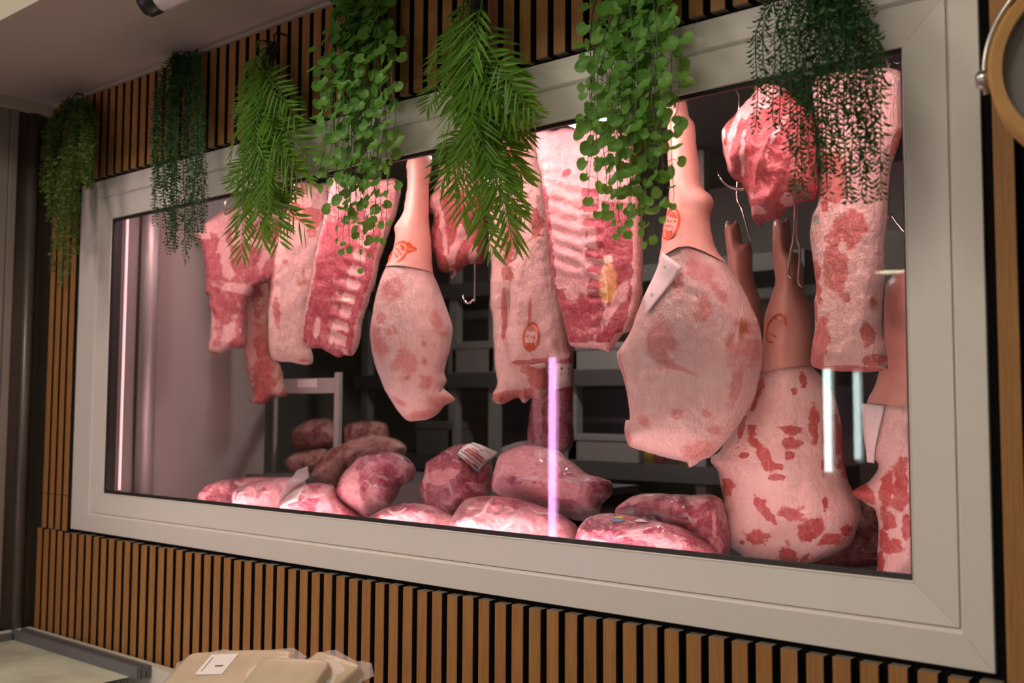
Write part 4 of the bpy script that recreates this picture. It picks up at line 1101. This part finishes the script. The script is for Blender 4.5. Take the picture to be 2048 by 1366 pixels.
M['fine_leaf'] = leaf_mat('fine_leaf_green', (.022, .085, .028), (.04, .13, .035), (.05, .14, .03))
M['pale_leaf'] = leaf_mat('pale_small_leaf', (.05, .12, .02), (.14, .22, .05), (.14, .22, .04))
M['stem'] = plain('plant_stem', (.05, .10, .025), .5)
M['stem_dark'] = plain('plant_stem_brown', (.05, .045, .025), .5)
PLG = 'artificial plants hanging along the slat wall'

def path(tx, ty, bx, by, y0, y1, wob, r, n=22):
    pts = []
    ph = r.uniform(0, 6.28); k1 = r.uniform(1.5, 3.5)
    for i in range(n+1):
        u = i/n
        e = 1-(1-min(1, u/.45))**2
        px = tx+(bx-tx)*e+wob*math.sin(ph+u*k1*3.1)*u
        py = ty+(by-ty)*u
        yy = y0+(y1-y0)*math.sin(min(1, u/.5)*math.pi/2)
        pts.append(aty(px, py, yy))
    return np.array(pts)
def resample(P, step):
    d = np.linalg.norm(np.diff(P, axis=0), axis=1); s = np.concatenate([[0], np.cumsum(d)])
    n = max(3, int(s[-1]/step))
    u = np.linspace(0, s[-1], n)
    return np.stack([np.interp(u, s, P[:, k]) for k in range(3)], 1)

def plant_root(label, px, py, y=-.03):
    p = aty(px, py, y)
    t = empty('hanging_plant', p, label=label, cat='plant', group=PLG)
    m = MB(); top = np.array(p)
    zt = min(ZC-.004, p[2]+.025)
    m.tube([(p[0], .0, zt), (p[0], y, zt), (p[0], y-.008, zt-.012), (p[0], y-.004, zt-.03), (p[0], y, p[2]-.02)], .0022, 6)
    m.build('wall_hook', M['black'], t, smooth=True)
    return t
def fine_plant(label, top, strands, mat, seed, step=.0045, nl=.014, nw=.0013, whorl=4, droop=.35, leafy=False):
    r = random.Random(seed)
    t = plant_root(label, top[0], top[1])
    for (bx, by) in strands:
        P = path(top[0]+r.uniform(-1, 1)*top[2], top[1]+r.uniform(0, 12), bx, by, -.035, r.uniform(-.12, -.035), r.uniform(2, 6), r)
        P = resample(P, step)
        m = MB(); m.tube(P[::3] if len(P) > 9 else P, .0009, 4)
        vs = []; fs = []
        for i in range(2, len(P)):
            d = P[i]-P[i-1]; d /= np.linalg.norm(d)+1e-9
            a = np.cross(d, (0.3, 1, .2)); a /= np.linalg.norm(a)+1e-9; b_ = np.cross(d, a)
            fade = 1.0 if i < len(P)-6 else .75
            for k in range(whorl):
                th = i*2.4+k*2*math.pi/whorl+r.uniform(-.4, .4)
                o = a*math.cos(th)+b_*math.sin(th)
                L = nl*r.uniform(.75, 1.2)*fade
                tip = P[i]+(o*.85+d*droop)*L+np.array([0, 0, .12*L])
                mid = P[i]+(o*.5+d*droop*.75)*L
                sd = np.cross(tip-P[i], (r.uniform(-1, 1), r.uniform(-1, 1), r.uniform(-1, 1))); sd /= np.linalg.norm(sd)+1e-9
                sd *= nw*(r.uniform(.8, 1.3))
                q = len(vs)
                vs += [P[i], mid+sd, tip, mid-sd]; fs.append((q, q+1, q+2, q+3))
        m.add(vs, fs)
        m.build('sprig', M[mat], t)
    return t
r0 = random.Random(4)
def bott(xs_, f, n, jx, jy):
    return [(r0.uniform(*xs_), 0) for _ in range(n)]
# pale small-leaved plant, far left
st = []
for k in range(20):
    bx = r0.uniform(84, 188); cen = 1-abs(bx-128)/62
    st.append((bx, 330+230*max(0, cen)*r0.uniform(.45, 1.0)+r0.uniform(-30, 20)))
st += [(122, 568), (135, 545), (110, 540), (100, 440), (150, 505)]
fine_plant('pale speckled small leaved plant hanging furthest left', (152, 195, 22), st, 'pale_leaf', 61, step=.008, nl=.017, nw=.0042, whorl=4, droop=.3)
# dark fine plant, second from the left
st = []
for k in range(17):
    bx = r0.uniform(308, 408)
    st.append((bx, r0.uniform(330, 500)))
st += [(330, 505), (372, 522), (352, 500), (390, 478), (312, 420), (405, 440)]
fine_plant('dark fine needled plant, second from the left', (372, 96, 28), st, 'fine_leaf', 62, step=.0075, nl=.017, nw=.0021, whorl=3, droop=.5)
# dark fine plant, right
st = [(1512, 258), (1528, 200), (1548, 250), (1560, 262), (1580, 300), (1592, 385), (1604, 388), (1618, 330), (1632, 355), (1655, 390), (1660, 340), (1678, 310), (1690, 400), (1700, 330), (1715, 360), (1728, 395), (1735, 400), (1745, 300), (1752, 330), (1764, 392), (1570, 180), (1610, 250), (1642, 240), (1672, 300), (1706, 390), (1720, 230), (1600, 200), (1645, 320), (1655, 150), (1690, 200)]
fine_plant('dark fine needled plant trailing at the right over the raw shoulder', (1635, -70, 90), st, 'fine_leaf', 63, step=.0068, nl=.018, nw=.0019, whorl=3, droop=.55)

# round-leaved plants
def round_leaf_mesh(name, k):
    m = MB(); vs = []; fs = []
    n = 12; r = random.Random(k)
    vs.append((0, .55, -.10))
    for ring_, rad in ((0, .55), (1, 1.0)):
        for j in range(n):
            a = 2*math.pi*j/n-math.pi/2
            rr = rad*(1+.05*math.sin(3*a+k))
            if j == 0: rr *= .62
            x = rr*math.cos(a); y = .95+rr*math.sin(a)*.95
            z = -.10+.22*rad*rad*(1+.3*math.sin(2*a+k))-.08*(y-.9)
            vs.append((x, y, z))
    vs[0] = (0, .95, -.10)
    for j in range(n):
        fs.append((0, 1+j, 1+(j+1) % n))
        fs.append((1+j, 1+n+j, 1+n+(j+1) % n, 1+(j+1) % n))
    m.add(vs, fs)
    me = m.mesh(name, True); me.materials.append(M['round_leaf'])
    return me
RL = [round_leaf_mesh('round_leaf', k) for k in range(4)]
def leaf_obj(name, me, parent, pos, ydir, zdir, scale):
    y = np.array(ydir, float); y /= np.linalg.norm(y)
    z = np.array(zdir, float); z -= y*(z@y); z /= np.linalg.norm(z)+1e-9
    x = np.cross(y, z)
    o = bpy.data.objects.new(name, me); col.objects.link(o)
    o.parent = parent
    W = Matrix(((x[0]*scale, y[0]*scale, z[0]*scale, pos[0]), (x[1]*scale, y[1]*scale, z[1]*scale, pos[1]), (x[2]*scale, y[2]*scale, z[2]*scale, pos[2]), (0, 0, 0, 1)))
    o.matrix_parent_inverse = Matrix.Translation(-Vector(parent.location))
    o.matrix_basis = W
    return o
def round_plant(label, top, strands, seed, size, gap=.017, cap=295):
    r = random.Random(seed)
    t = plant_root(label, top[0], top[1])
    spots = []
    for (bx, by) in strands:
        P = resample(path(top[0]+r.uniform(-1, 1)*top[2], top[1]+r.uniform(-5, 10), bx, by, -.035, r.uniform(-.125, -.04), r.uniform(3, 10), r), .006)
        m = MB(); m.tube(P, [.0011-.0005*i/len(P) for i in range(len(P))], 4)
        nextd = r.uniform(.0, gap); acc = 0; side = r.choice((-1, 1))
        for i in range(1, len(P)):
            acc += np.linalg.norm(P[i]-P[i-1])
            last = i == len(P)-1
            if acc >= nextd or last:
                acc = 0; nextd = gap*r.uniform(.7, 1.35); side = -side
                u = i/len(P)
                d = np.array([side*r.uniform(.3, 1), r.uniform(-.9, .35), r.uniform(-.5, .35)])
                if last: d = np.array([r.uniform(-.3, .3), r.uniform(-.3, .1), -1])
                d /= np.linalg.norm(d)
                pl = size*r.uniform(.5, 1.3)
                q = P[i]+d*pl+np.array([0, 0, -.25*pl])
                m.tube([P[i], P[i]+d*pl*.6, q], .0006, 3, False)
                sc_ = size*(.62+.42*(1-u*.45))*r.uniform(.75, 1.15)*(.75 if last or u > .93 else 1)
                spots.append((q, d+np.array([0, 0, -.6]), np.array([r.uniform(-.5, .8), -1, r.uniform(-.1, .7)]), sc_))
        m.build('stem', M['stem'], t)
    spots.sort(key=lambda e: e[0][2])
    for (q, yd, zd, s_) in spots[:cap]:
        leaf_obj('leaf', r.choice(RL), t, q, yd, zd, s_)
    m = MB()
    for (q, yd, zd, s_) in spots[cap:]:
        y = np.array(yd, float); y /= np.linalg.norm(y)
        z = np.array(zd, float); z -= y*(z@y); z /= np.linalg.norm(z)+1e-9
        x = np.cross(y, z); me = r.choice(RL)
        m.add([q+s_*(x*v_.co[0]+y*v_.co[1]+z*v_.co[2]) for v_ in me.vertices], [tuple(p_.vertices) for p_ in me.polygons])
    if m.v: m.build('upper_leaves', M['round_leaf'], t, smooth=True, kind='stuff')
    return t, len(spots)
st = [(645, 325), (652, 300), (662, 400), (672, 455), (690, 485), (700, 470), (712, 515), (722, 480), (735, 440), (748, 490), (760, 430), (772, 455), (785, 365), (782, 300), (668, 300), (700, 400), (740, 380), (765, 330), (690, 330)]
st += [(705, 430), (715, 390), (725, 420), (745, 410), (755, 360), (680, 380), (730, 300), (710, 330), (748, 320)]
tA, nA = round_plant('round leaved plant hanging left of the palm at the window centre', (722, -20, 42), st, 71, .0140, gap=.025, cap=298)
st = [(1180, 330), (1185, 370), (1195, 395), (1205, 410), (1220, 420), (1240, 440), (1255, 400), (1262, 450), (1275, 430), (1285, 460), (1300, 400), (1308, 450), (1318, 415), (1340, 375), (1346, 390), (1355, 215), (1185, 270), (1240, 330), (1290, 340), (1310, 330), (1265, 300), (1225, 300), (1250, 420), (1270, 380), (1295, 430), (1280, 300), (1305, 370), (1235, 380), (1310, 280), (1215, 350), (1260, 250), (1290, 220)]
tB, nB = round_plant('round leaved plant hanging in front of the large rib rack', (1255, -70, 55), st, 72, .0135, gap=.026, cap=298)

# palm plants
def frond_mesh(name, k, L=1.0):
    m = MB(); r = random.Random(100+k)
    n = 11
    R_ = [np.array([.04*math.sin(u*2+k), L*u, -.20*u*u]) for u in np.linspace(0, 1, 12)]
    m.tube(R_, [.010*(1-.7*i/11) for i in range(12)], 4)
    vs = []; fs = []
    for i in range(n):
        u = .22+.78*i/(n-1)
        c = np.array([.04*math.sin(u*2+k), L*u, -.20*u*u])
        for sd in (-1, 1):
            ll = (.46-.20*abs(u-.45)*1.4)*r.uniform(.75, 1.15)
            an = math.radians(54-28*u+r.uniform(-7, 7))
            d = np.array([sd*math.sin(an), math.cos(an), r.uniform(.0, .24)])
            nn = np.array([math.cos(an)*-sd, math.sin(an), r.uniform(-.5, .5)])*.021
            dr = np.array([0, 0, -.13])
            q = len(vs)
            vs += [c, c+d*ll*.3+nn*.9+dr*.02, c+d*ll*.3-nn*.9+dr*.02, c+d*ll*.65+nn*.75+dr*.15*ll*2, c+d*ll*.65-nn*.75+dr*.15*ll*2, c+d*ll+dr*.3*ll*2, c+d*ll*.3+np.array([0, 0, -.012]), c+d*ll*.65+dr*.15*ll*2+np.array([0, 0, -.01])]
            fs += [(q, q+6, q+1), (q, q+2, q+6), (q+1, q+6, q+7, q+3), (q+6, q+2, q+4, q+7), (q+3, q+7, q+5), (q+7, q+4, q+5)]
    m.add(vs, fs)
    me = m.mesh(name); me.materials.append(M['palm_leaf'])
    return me
FR = [frond_mesh('frond', k) for k in range(5)]
def palm_plant(label, top, fronds, seed):
    r = random.Random(seed)
    t = plant_root(label, top[0], top[1])
    m = MB()
    for (ax, ay, tx, ty, yy) in fronds:
        a = aty(ax, ay, yy*.6-.02); b_ = aty(tx, ty, yy)
        L = np.linalg.norm(b_-a)
        h = aty(top[0]+r.uniform(-8, 8), top[1], -.03)
        mid = (h+a)/2+np.array([0, -.01, 0])
        m.tube([h, mid, a], .0012, 4)
        leaf_obj('frond', r.choice(FR), t, a, b_-a, np.array([r.uniform(-.5, .9), -1, r.uniform(-.2, .5)]), L)
    m.build('stem', M['stem_dark'], t)
    return t
r1 = random.Random(9)
def fan(cx, y0, y1, halfw, n, ln, tips):
    L = []
    for i in range(n):
        u = (i+.5)/n
        ay = y0+(y1-y0)*u*.72+r1.uniform(-12, 12)
        ax = cx+r1.uniform(-.35, .35)*halfw
        tx = cx+r1.uniform(-1, 1)*halfw*(.75+.45*math.sin(u*math.pi))
        l = ln*r1.uniform(.75, 1.2)
        ty = ay+math.sqrt(max(.25*l*l, l*l-(tx-ax)**2))
        L.append((ax, ay, tx, min(ty, y1), r1.uniform(-.13, -.05)))
    for (ax, ay, tx, ty) in tips: L.append((ax, ay, tx, ty, r1.uniform(-.13, -.08)))
    return L
palm_plant('smaller palm leaved plant hanging left, over the breast slab', (553, 85), fan(520, 78, 470, 58, 38, 115, [(500, 330, 458, 440), (495, 380, 480, 500), (530, 330, 562, 410), (510, 300, 452, 360), (480, 250, 448, 320), (540, 180, 578, 260)]), 81)
palm_plant('largest bright palm leaved plant hanging at the window centre', (960, -40), fan(955, -30, 420, 80, 36, 155, [(950, 340, 985, 480), (940, 230, 872, 365), (930, 160, 866, 290), (960, 300, 1018, 410), (990, 250, 1012, 460), (900, 120, 858, 210), (985, 100, 1045, 200), (960, 330, 960, 450), (900, 60, 850, 130)]), 82)

def frost_mat():
    t = NT('frosty_lid_glass')
    t.t.nodes.remove(t.bsdf)
    tr = t.n('ShaderNodeBsdfTransparent'); tr.inputs[0].default_value = (.9, .93, .88, 1)
    df = t.n('ShaderNodeBsdfDiffuse'); df.inputs[0].default_value = (.80, .84, .66, 1)
    gl_ = t.n('ShaderNodeBsdfGlossy'); gl_.inputs['Roughness'].default_value = .06
    fr = t.n('ShaderNodeFresnel'); fr.inputs[0].default_value = 1.45
    nz = t.ramp(t.noise(t.coord(), 5, 3), .35, .7)
    m1 = t.n('ShaderNodeMixShader'); m2 = t.n('ShaderNodeMixShader')
    t.l(t.math('MULTIPLY_ADD', nz, -.25, .78), m1.inputs[0]); t.l(tr.outputs[0], m1.inputs[1]); t.l(df.outputs[0], m1.inputs[2])
    t.l(fr.outputs[0], m2.inputs[0]); t.l(m1.outputs[0], m2.inputs[1]); t.l(gl_.outputs[0], m2.inputs[2]); t.l(m2.outputs[0], t.out.inputs[0])
    return t.m
# ------------------------------------------------------------------ freezer and wrapped slabs, lower left
ZFz = -.285
t = empty('chest_freezer', (.75, -.35, ZF), label='white open chest freezer with a grey sliding rail below the slats', cat='freezer')
FX0, FX1, FY0, FY1 = .0, 1.75, -.66, -.012
MB().box(FX0, FX1, FY0, FY1, ZF, ZF+.1).build('plinth', M['rail'], t)
rim = .028
body = MB()
body.box(FX0, FX1, FY1-rim, FY1, ZF+.1, ZFz); body.box(FX0, FX1, FY0, FY0+rim, ZF+.1, ZFz)
body.box(FX0, FX0+rim, FY0+rim, FY1-rim, ZF+.1, ZFz); body.box(FX1-rim, FX1, FY0+rim, FY1-rim, ZF+.1, ZFz)
body.box(FX0+rim, FX1-rim, FY0+rim, FY1-rim, ZF+.1, ZF+.14)
body.build('body', M['freezer'], t)
rl = MB()
for k, (dy, dz) in enumerate(((0, 0), (-.014, .0), (-.028, 0))):
    rl.box(FX0+rim, .690, FY1-rim-.012+dy, FY1-rim-.001+dy, ZFz-.024, ZFz+(.006 if k != 1 else -.004))
rl.build('lid_rail', M['rail'], t, label='grey sliding lid rail')
MB().box(FX0+rim, FX0+rim+.02, FY0+rim, FY1-rim-.045, ZFz-.03, ZFz-.002).build('end_rail', M['rail'], t)
gl = MB(); gl.add([(FX0+rim+.02, FY0+rim, ZFz-.02), (.66, FY0+rim, ZFz-.02), (.66, FY1-rim-.03, ZFz-.02), (FX0+rim+.02, FY1-rim-.03, ZFz-.02)], [(0, 1, 2, 3)])
gl.build('glass_lid', frost_mat(), t)
for k in range(18):
    x = FX0+.10+k*.032
    MB().box(x, x+.003, FY1-rim-.006, FY1-rim-.003, ZF+.14, ZFz-.05).build('wire', M['white'], t)
MB().box(.5, FX1-rim, FY0+rim, FY1-rim-.05, ZFz-.12, ZFz-.10).build('inner_shelf', M['white'], t)
# red packs at the bottom of the freezer, seen through the lid
for k, (x, y, s_) in enumerate(((.20, -.40, .09), (.52, -.30, .085))):
    bm = bmesh.new(); bmesh.ops.create_icosphere(bm, subdivisions=3, radius=1)
    for v_ in bm.verts: v_.co = Vector((v_.co.x*s_*1.5, v_.co.y*s_, v_.co.z*s_*.5*(1+.2*math.sin(v_.co.x*5))))
    me = bpy.data.meshes.new('frozen_pack'); bm.to_mesh(me); bm.free()
    o = link('frozen_pack', me, M['pack1'], None, label=['red frozen pack at the far end inside the freezer', 'red frozen pack nearer the rail end inside the freezer'][k], cat='packed meat', group='packs inside the freezer')
    o.location = (x, y, ZF+.14+s_*.5)
def wslab(label, c, L, W, H, yaw, pitch, tagq=None, roll=0, seed=0):
    """wrapped slab: rounded block with crimped film edge and a paper label"""
    t = empty('wrapped_slab', c, label=label, cat='packed food', group='wrapped pale slabs heaped on the freezer')
    Rm = Matrix.Rotation(yaw, 4, 'Z') @ Matrix.Rotation(pitch, 4, 'Y') @ Matrix.Rotation(roll, 4, 'X')
    Wm = Matrix.Translation(c) @ Rm
    def place(o):
        o.parent = t; o.matrix_parent_inverse = Matrix.Translation(-Vector(c)); o.matrix_basis = Wm
    bm = bmesh.new(); bmesh.ops.create_cube(bm, size=1)
    bmesh.ops.subdivide_edges(bm, edges=bm.edges[:], cuts=5, use_grid_fill=True)
    rr = random.Random(seed); f = [rr.uniform(4, 9) for _ in range(4)]
    for v_ in bm.verts:
        x, y, z = v_.co*2
        k = (1-.10*abs(x)**3)*(1-.06*abs(y)**3)
        v_.co = Vector((x*L/2*(1-.05*abs(z)), y*W/2*(1-.06*abs(z)), z*H/2*k*(1+.07*math.sin(f[0]*x+seed)+.06*math.sin(f[1]*y))))
    for fc in bm.faces: fc.smooth = True
    me = bpy.data.meshes.new('slab'); bm.to_mesh(me); bm.free()
    o = link('slab', me, M['cheese'], None); place(o)
    o.modifiers.new('sub', 'SUBSURF').render_levels = 1
    m = MB(); n = 20
    pts = [(L*.5*math.cos(a)/max(abs(math.cos(a)), abs(math.sin(a))), W*.5*math.sin(a)/max(abs(math.cos(a)), abs(math.sin(a)))) for a in np.linspace(0, 2*math.pi, n, False)]
    vs = []
    for i, (x, y) in enumerate(pts): vs += [(x*.97, y*.97, 0), (x*1.0+math.copysign(.015, x), y*1.0+math.copysign(.015, y), .006*math.sin(i*2.3))]
    m.add(vs, [(2*i, 2*i+1, 2*((i+1) % n)+1, 2*((i+1) % n)) for i in range(n)])
    o = m.build('film_seam', M['film'], None, smooth=True); place(o)
    if tagq:
        x0, x1, y0, y1 = tagq
        o = MB().box(x0, x1, y0, y1, H/2*.9, H/2*1.16).build('paper_label', M['paper'], None); place(o); pl_ = o
        o = MB().box(x0+.008, x0+.010, y0+.008, y1-.008, H/2*1.16, H/2*1.17).box(x0+.03, x1-.012, y0+.02, y0+.024, H/2*1.16, H/2*1.17).build('label_print', M['print_dark'], None); sub(o, pl_)
    return t
p1 = aty(455, 1352, -.34); p2 = aty(565, 1378, -.44); p3 = aty(640, 1372, -.34)
wslab('wrapped pale slab with a blank slip, upper left of the heap on the freezer', tuple(p1), .24, .11, .036, .30, -.12, (-.05, .01, -.02, .035), .45, 1)
wslab('wrapped pale slab in front at the middle of the freezer heap', tuple(p2), .13, .11, .04, .35, -.05, None, .45, 2)
wslab('wrapped pale slab with a printed label at the right of the freezer heap', tuple(p3), .12, .11, .04, -.05, .05, (-.01, .045, -.05, .0), .55, 3)
wslab('wrapped pale slab lying under the freezer heap', (p1[0]+.05, -.34, ZFz-.06), .5, .3, .07, .1, 0, None, 0, 4)

# ------------------------------------------------------------------ round lamp at the right, spotlight on the ceiling
pc = aty(2203, 125, -.10)
t = empty('pendant_lamp', pc, label='round grey disc lamp rimmed in pale wood with a metal yoke at the right edge', cat='lamp')
ax = np.array([C[0]-pc[0], C[1]-pc[1], 0]); ax /= np.linalg.norm(ax)
rad = 170*np.linalg.norm(pc-C)/F
MB().lathe(pc, ax, [(rad-.016, .03), (rad-.004, .032), (rad, .028), (rad, -.03), (rad-.016, -.03), (rad-.016, .03)], 72).build('wood_rim', M['lampwood'], t, smooth=False)
MB().lathe(pc, ax, [(0, .010), (rad*.80, .010), (rad*.9, .014), (rad-.018, .022), (rad-.016, .022), (rad-.016, -.02), (0, -.02)], 72).build('disc', M['discgrey'], t, smooth=True)
side = np.cross((0, 0, 1.0), ax); side /= np.linalg.norm(side)
m = MB(); pts = []
for a in np.linspace(-8, 188, 40):
    rr = rad+.006+.006*math.sin(math.radians(max(0, min(180, a))))
    pts.append(pc+side*rr*math.cos(math.radians(a))+np.array([0, 0, 1])*rr*1.06*math.sin(math.radians(a)))
m.tube(pts, .0035, 8); m.build('yoke', M['steel'], t, smooth=True)
for s_ in (-1, 1):
    MB().lathe(pc+side*s_*(rad-.002), side*s_, [(0, 0), (.012, 0), (.012, .014), (.008, .018), (0, .018)], 16).build('pivot_knob', M['steel'], t, smooth=True)
top = pc+np.array([0, 0, rad*1.06+.006])
MB().tube([top, (pc[0], pc[1], ZC)], .003, 8).build('cord', M['black'], t, smooth=True)

pl = atz(297, 2, 1.205)
t = empty('spotlight', (pl[0], pl[1], ZC), label='small white ceiling spotlight with a black front', cat='lamp')
dv = np.array([-.75, -.35, -.25]); dv /= np.linalg.norm(dv)
o0 = pl-dv*.02
MB().lathe(o0-dv*.075, dv, [(0, 0), (.026, 0), (.030, .006), (.030, .075), (.027, .075), (0, .075)], 24).build('housing', M['white'], t, smooth=True)
MB().lathe(o0, dv, [(.0305, -.002), (.032, .004), (.032, .026), (.026, .034), (.02, .026), (0, .022)], 24).build('front_ring', M['black'], t, smooth=True)
MB().tube([o0-dv*.04, (o0[0]-dv[0]*.04, o0[1]-dv[1]*.04, ZC)], .007, 10).build('stem', M['white'], t, smooth=True)
MB().lathe((o0[0]-dv[0]*.04, o0[1]-dv[1]*.04, ZC-.008), (0, 0, 1), [(0, 0), (.03, 0), (.03, .008)], 24).build('base', M['white'], t, smooth=True)

# ------------------------------------------------------------------ the shop behind the viewer, seen mirrored in the glass
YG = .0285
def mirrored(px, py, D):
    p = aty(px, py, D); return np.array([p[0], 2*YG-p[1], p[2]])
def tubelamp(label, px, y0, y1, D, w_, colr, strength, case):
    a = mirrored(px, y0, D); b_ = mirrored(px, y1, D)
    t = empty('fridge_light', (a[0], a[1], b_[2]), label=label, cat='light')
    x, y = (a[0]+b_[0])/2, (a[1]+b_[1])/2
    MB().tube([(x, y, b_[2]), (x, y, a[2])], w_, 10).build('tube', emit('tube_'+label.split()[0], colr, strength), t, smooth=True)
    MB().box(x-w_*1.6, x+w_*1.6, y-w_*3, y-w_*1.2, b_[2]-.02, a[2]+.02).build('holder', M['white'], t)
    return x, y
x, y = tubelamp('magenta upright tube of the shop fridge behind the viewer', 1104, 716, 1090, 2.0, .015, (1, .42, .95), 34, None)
def fridge(label, x0, x1, y0, y1, z1, colr):
    t = empty('upright_fridge', ((x0+x1)/2, (y0+y1)/2, ZF), label=label, cat='fridge')
    mt = plain('fridge_case', colr, .4)
    MB().box(x0, x1, y0, y0+.04, ZF, z1).build('back', mt, t)
    MB().box(x0, x0+.03, y0+.04, y1, ZF, z1).build('side', mt, t); MB().box(x1-.03, x1, y0+.04, y1, ZF, z1).build('side', mt, t)
    MB().box(x0+.03, x1-.03, y0+.04, y1, z1-.08, z1).build('top', mt, t); MB().box(x0+.03, x1-.03, y0+.04, y1, ZF, ZF+.3).build('base', mt, t)
    for z in (-.5, -.1, .3):
        MB().box(x0+.03, x1-.03, y0+.04, y1-.12, z, z+.02).build('shelf', M['white'], t)
fridge('dark open fridge behind the viewer with a magenta tube', x-.3, x+.45, y-.45, y-.10, .72, (.05, .045, .05))
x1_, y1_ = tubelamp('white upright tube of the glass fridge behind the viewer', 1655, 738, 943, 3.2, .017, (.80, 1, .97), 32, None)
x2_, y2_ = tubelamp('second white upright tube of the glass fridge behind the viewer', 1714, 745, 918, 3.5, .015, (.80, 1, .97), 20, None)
fridge('dark upright glass fridge behind the viewer', min(x1_, x2_)-.1, max(x1_, x2_)+.3, min(y1_, y2_)-.5, min(y1_, y2_)-.12, .70, (.06, .06, .065))
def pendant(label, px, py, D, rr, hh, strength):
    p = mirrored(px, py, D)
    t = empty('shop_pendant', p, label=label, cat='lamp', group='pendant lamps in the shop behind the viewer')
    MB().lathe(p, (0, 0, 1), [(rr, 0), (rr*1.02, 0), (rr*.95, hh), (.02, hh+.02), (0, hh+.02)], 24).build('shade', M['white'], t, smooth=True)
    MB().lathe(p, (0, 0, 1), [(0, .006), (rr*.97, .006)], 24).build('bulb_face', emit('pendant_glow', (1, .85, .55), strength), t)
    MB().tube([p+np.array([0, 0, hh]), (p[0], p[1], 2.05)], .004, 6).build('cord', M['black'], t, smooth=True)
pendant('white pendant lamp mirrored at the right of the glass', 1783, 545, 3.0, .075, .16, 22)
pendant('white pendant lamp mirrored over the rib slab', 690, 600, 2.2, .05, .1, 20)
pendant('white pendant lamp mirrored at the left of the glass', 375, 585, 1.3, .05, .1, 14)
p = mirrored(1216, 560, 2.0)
t = empty('yellow_reflection_body', p, label='added glowing amber body that makes the yellow reflection over the rib rack', cat='lamp')  # added glowing body that only makes the yellow reflection, no lantern hangs here
MB().lathe(p, (0, 0, 1), [(0, -.09), (.02, -.09), (.034, -.06), (.036, .02), (.02, .06), (.012, .07), (0, .07)], 20).build('glow_body', emit('amber_glow', (1, .55, .03), 7), t, smooth=True)
MB().lathe(p, (0, 0, 1), [(0, .075), (.018, .075), (.018, .1), (0, .1)], 16).build('cap', emit('added_highlight_glow', (1, .95, .7), 14), t, smooth=True)  # pale glowing top stands in for the highlight of that reflection
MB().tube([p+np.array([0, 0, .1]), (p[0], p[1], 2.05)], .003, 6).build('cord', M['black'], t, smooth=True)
for k, (p, wt) in enumerate(SHOP_PANELS):
    t = empty('ceiling_panel', (p[0], p[1], 2.03), label='square light panel on the shop ceiling behind the viewer', cat='lamp', group='light panels on the shop ceiling')
    MB().box(p[0]-.31, p[0]+.31, p[1]-.31, p[1]+.31, 2.03, 2.05).build('frame', M['white'], t)
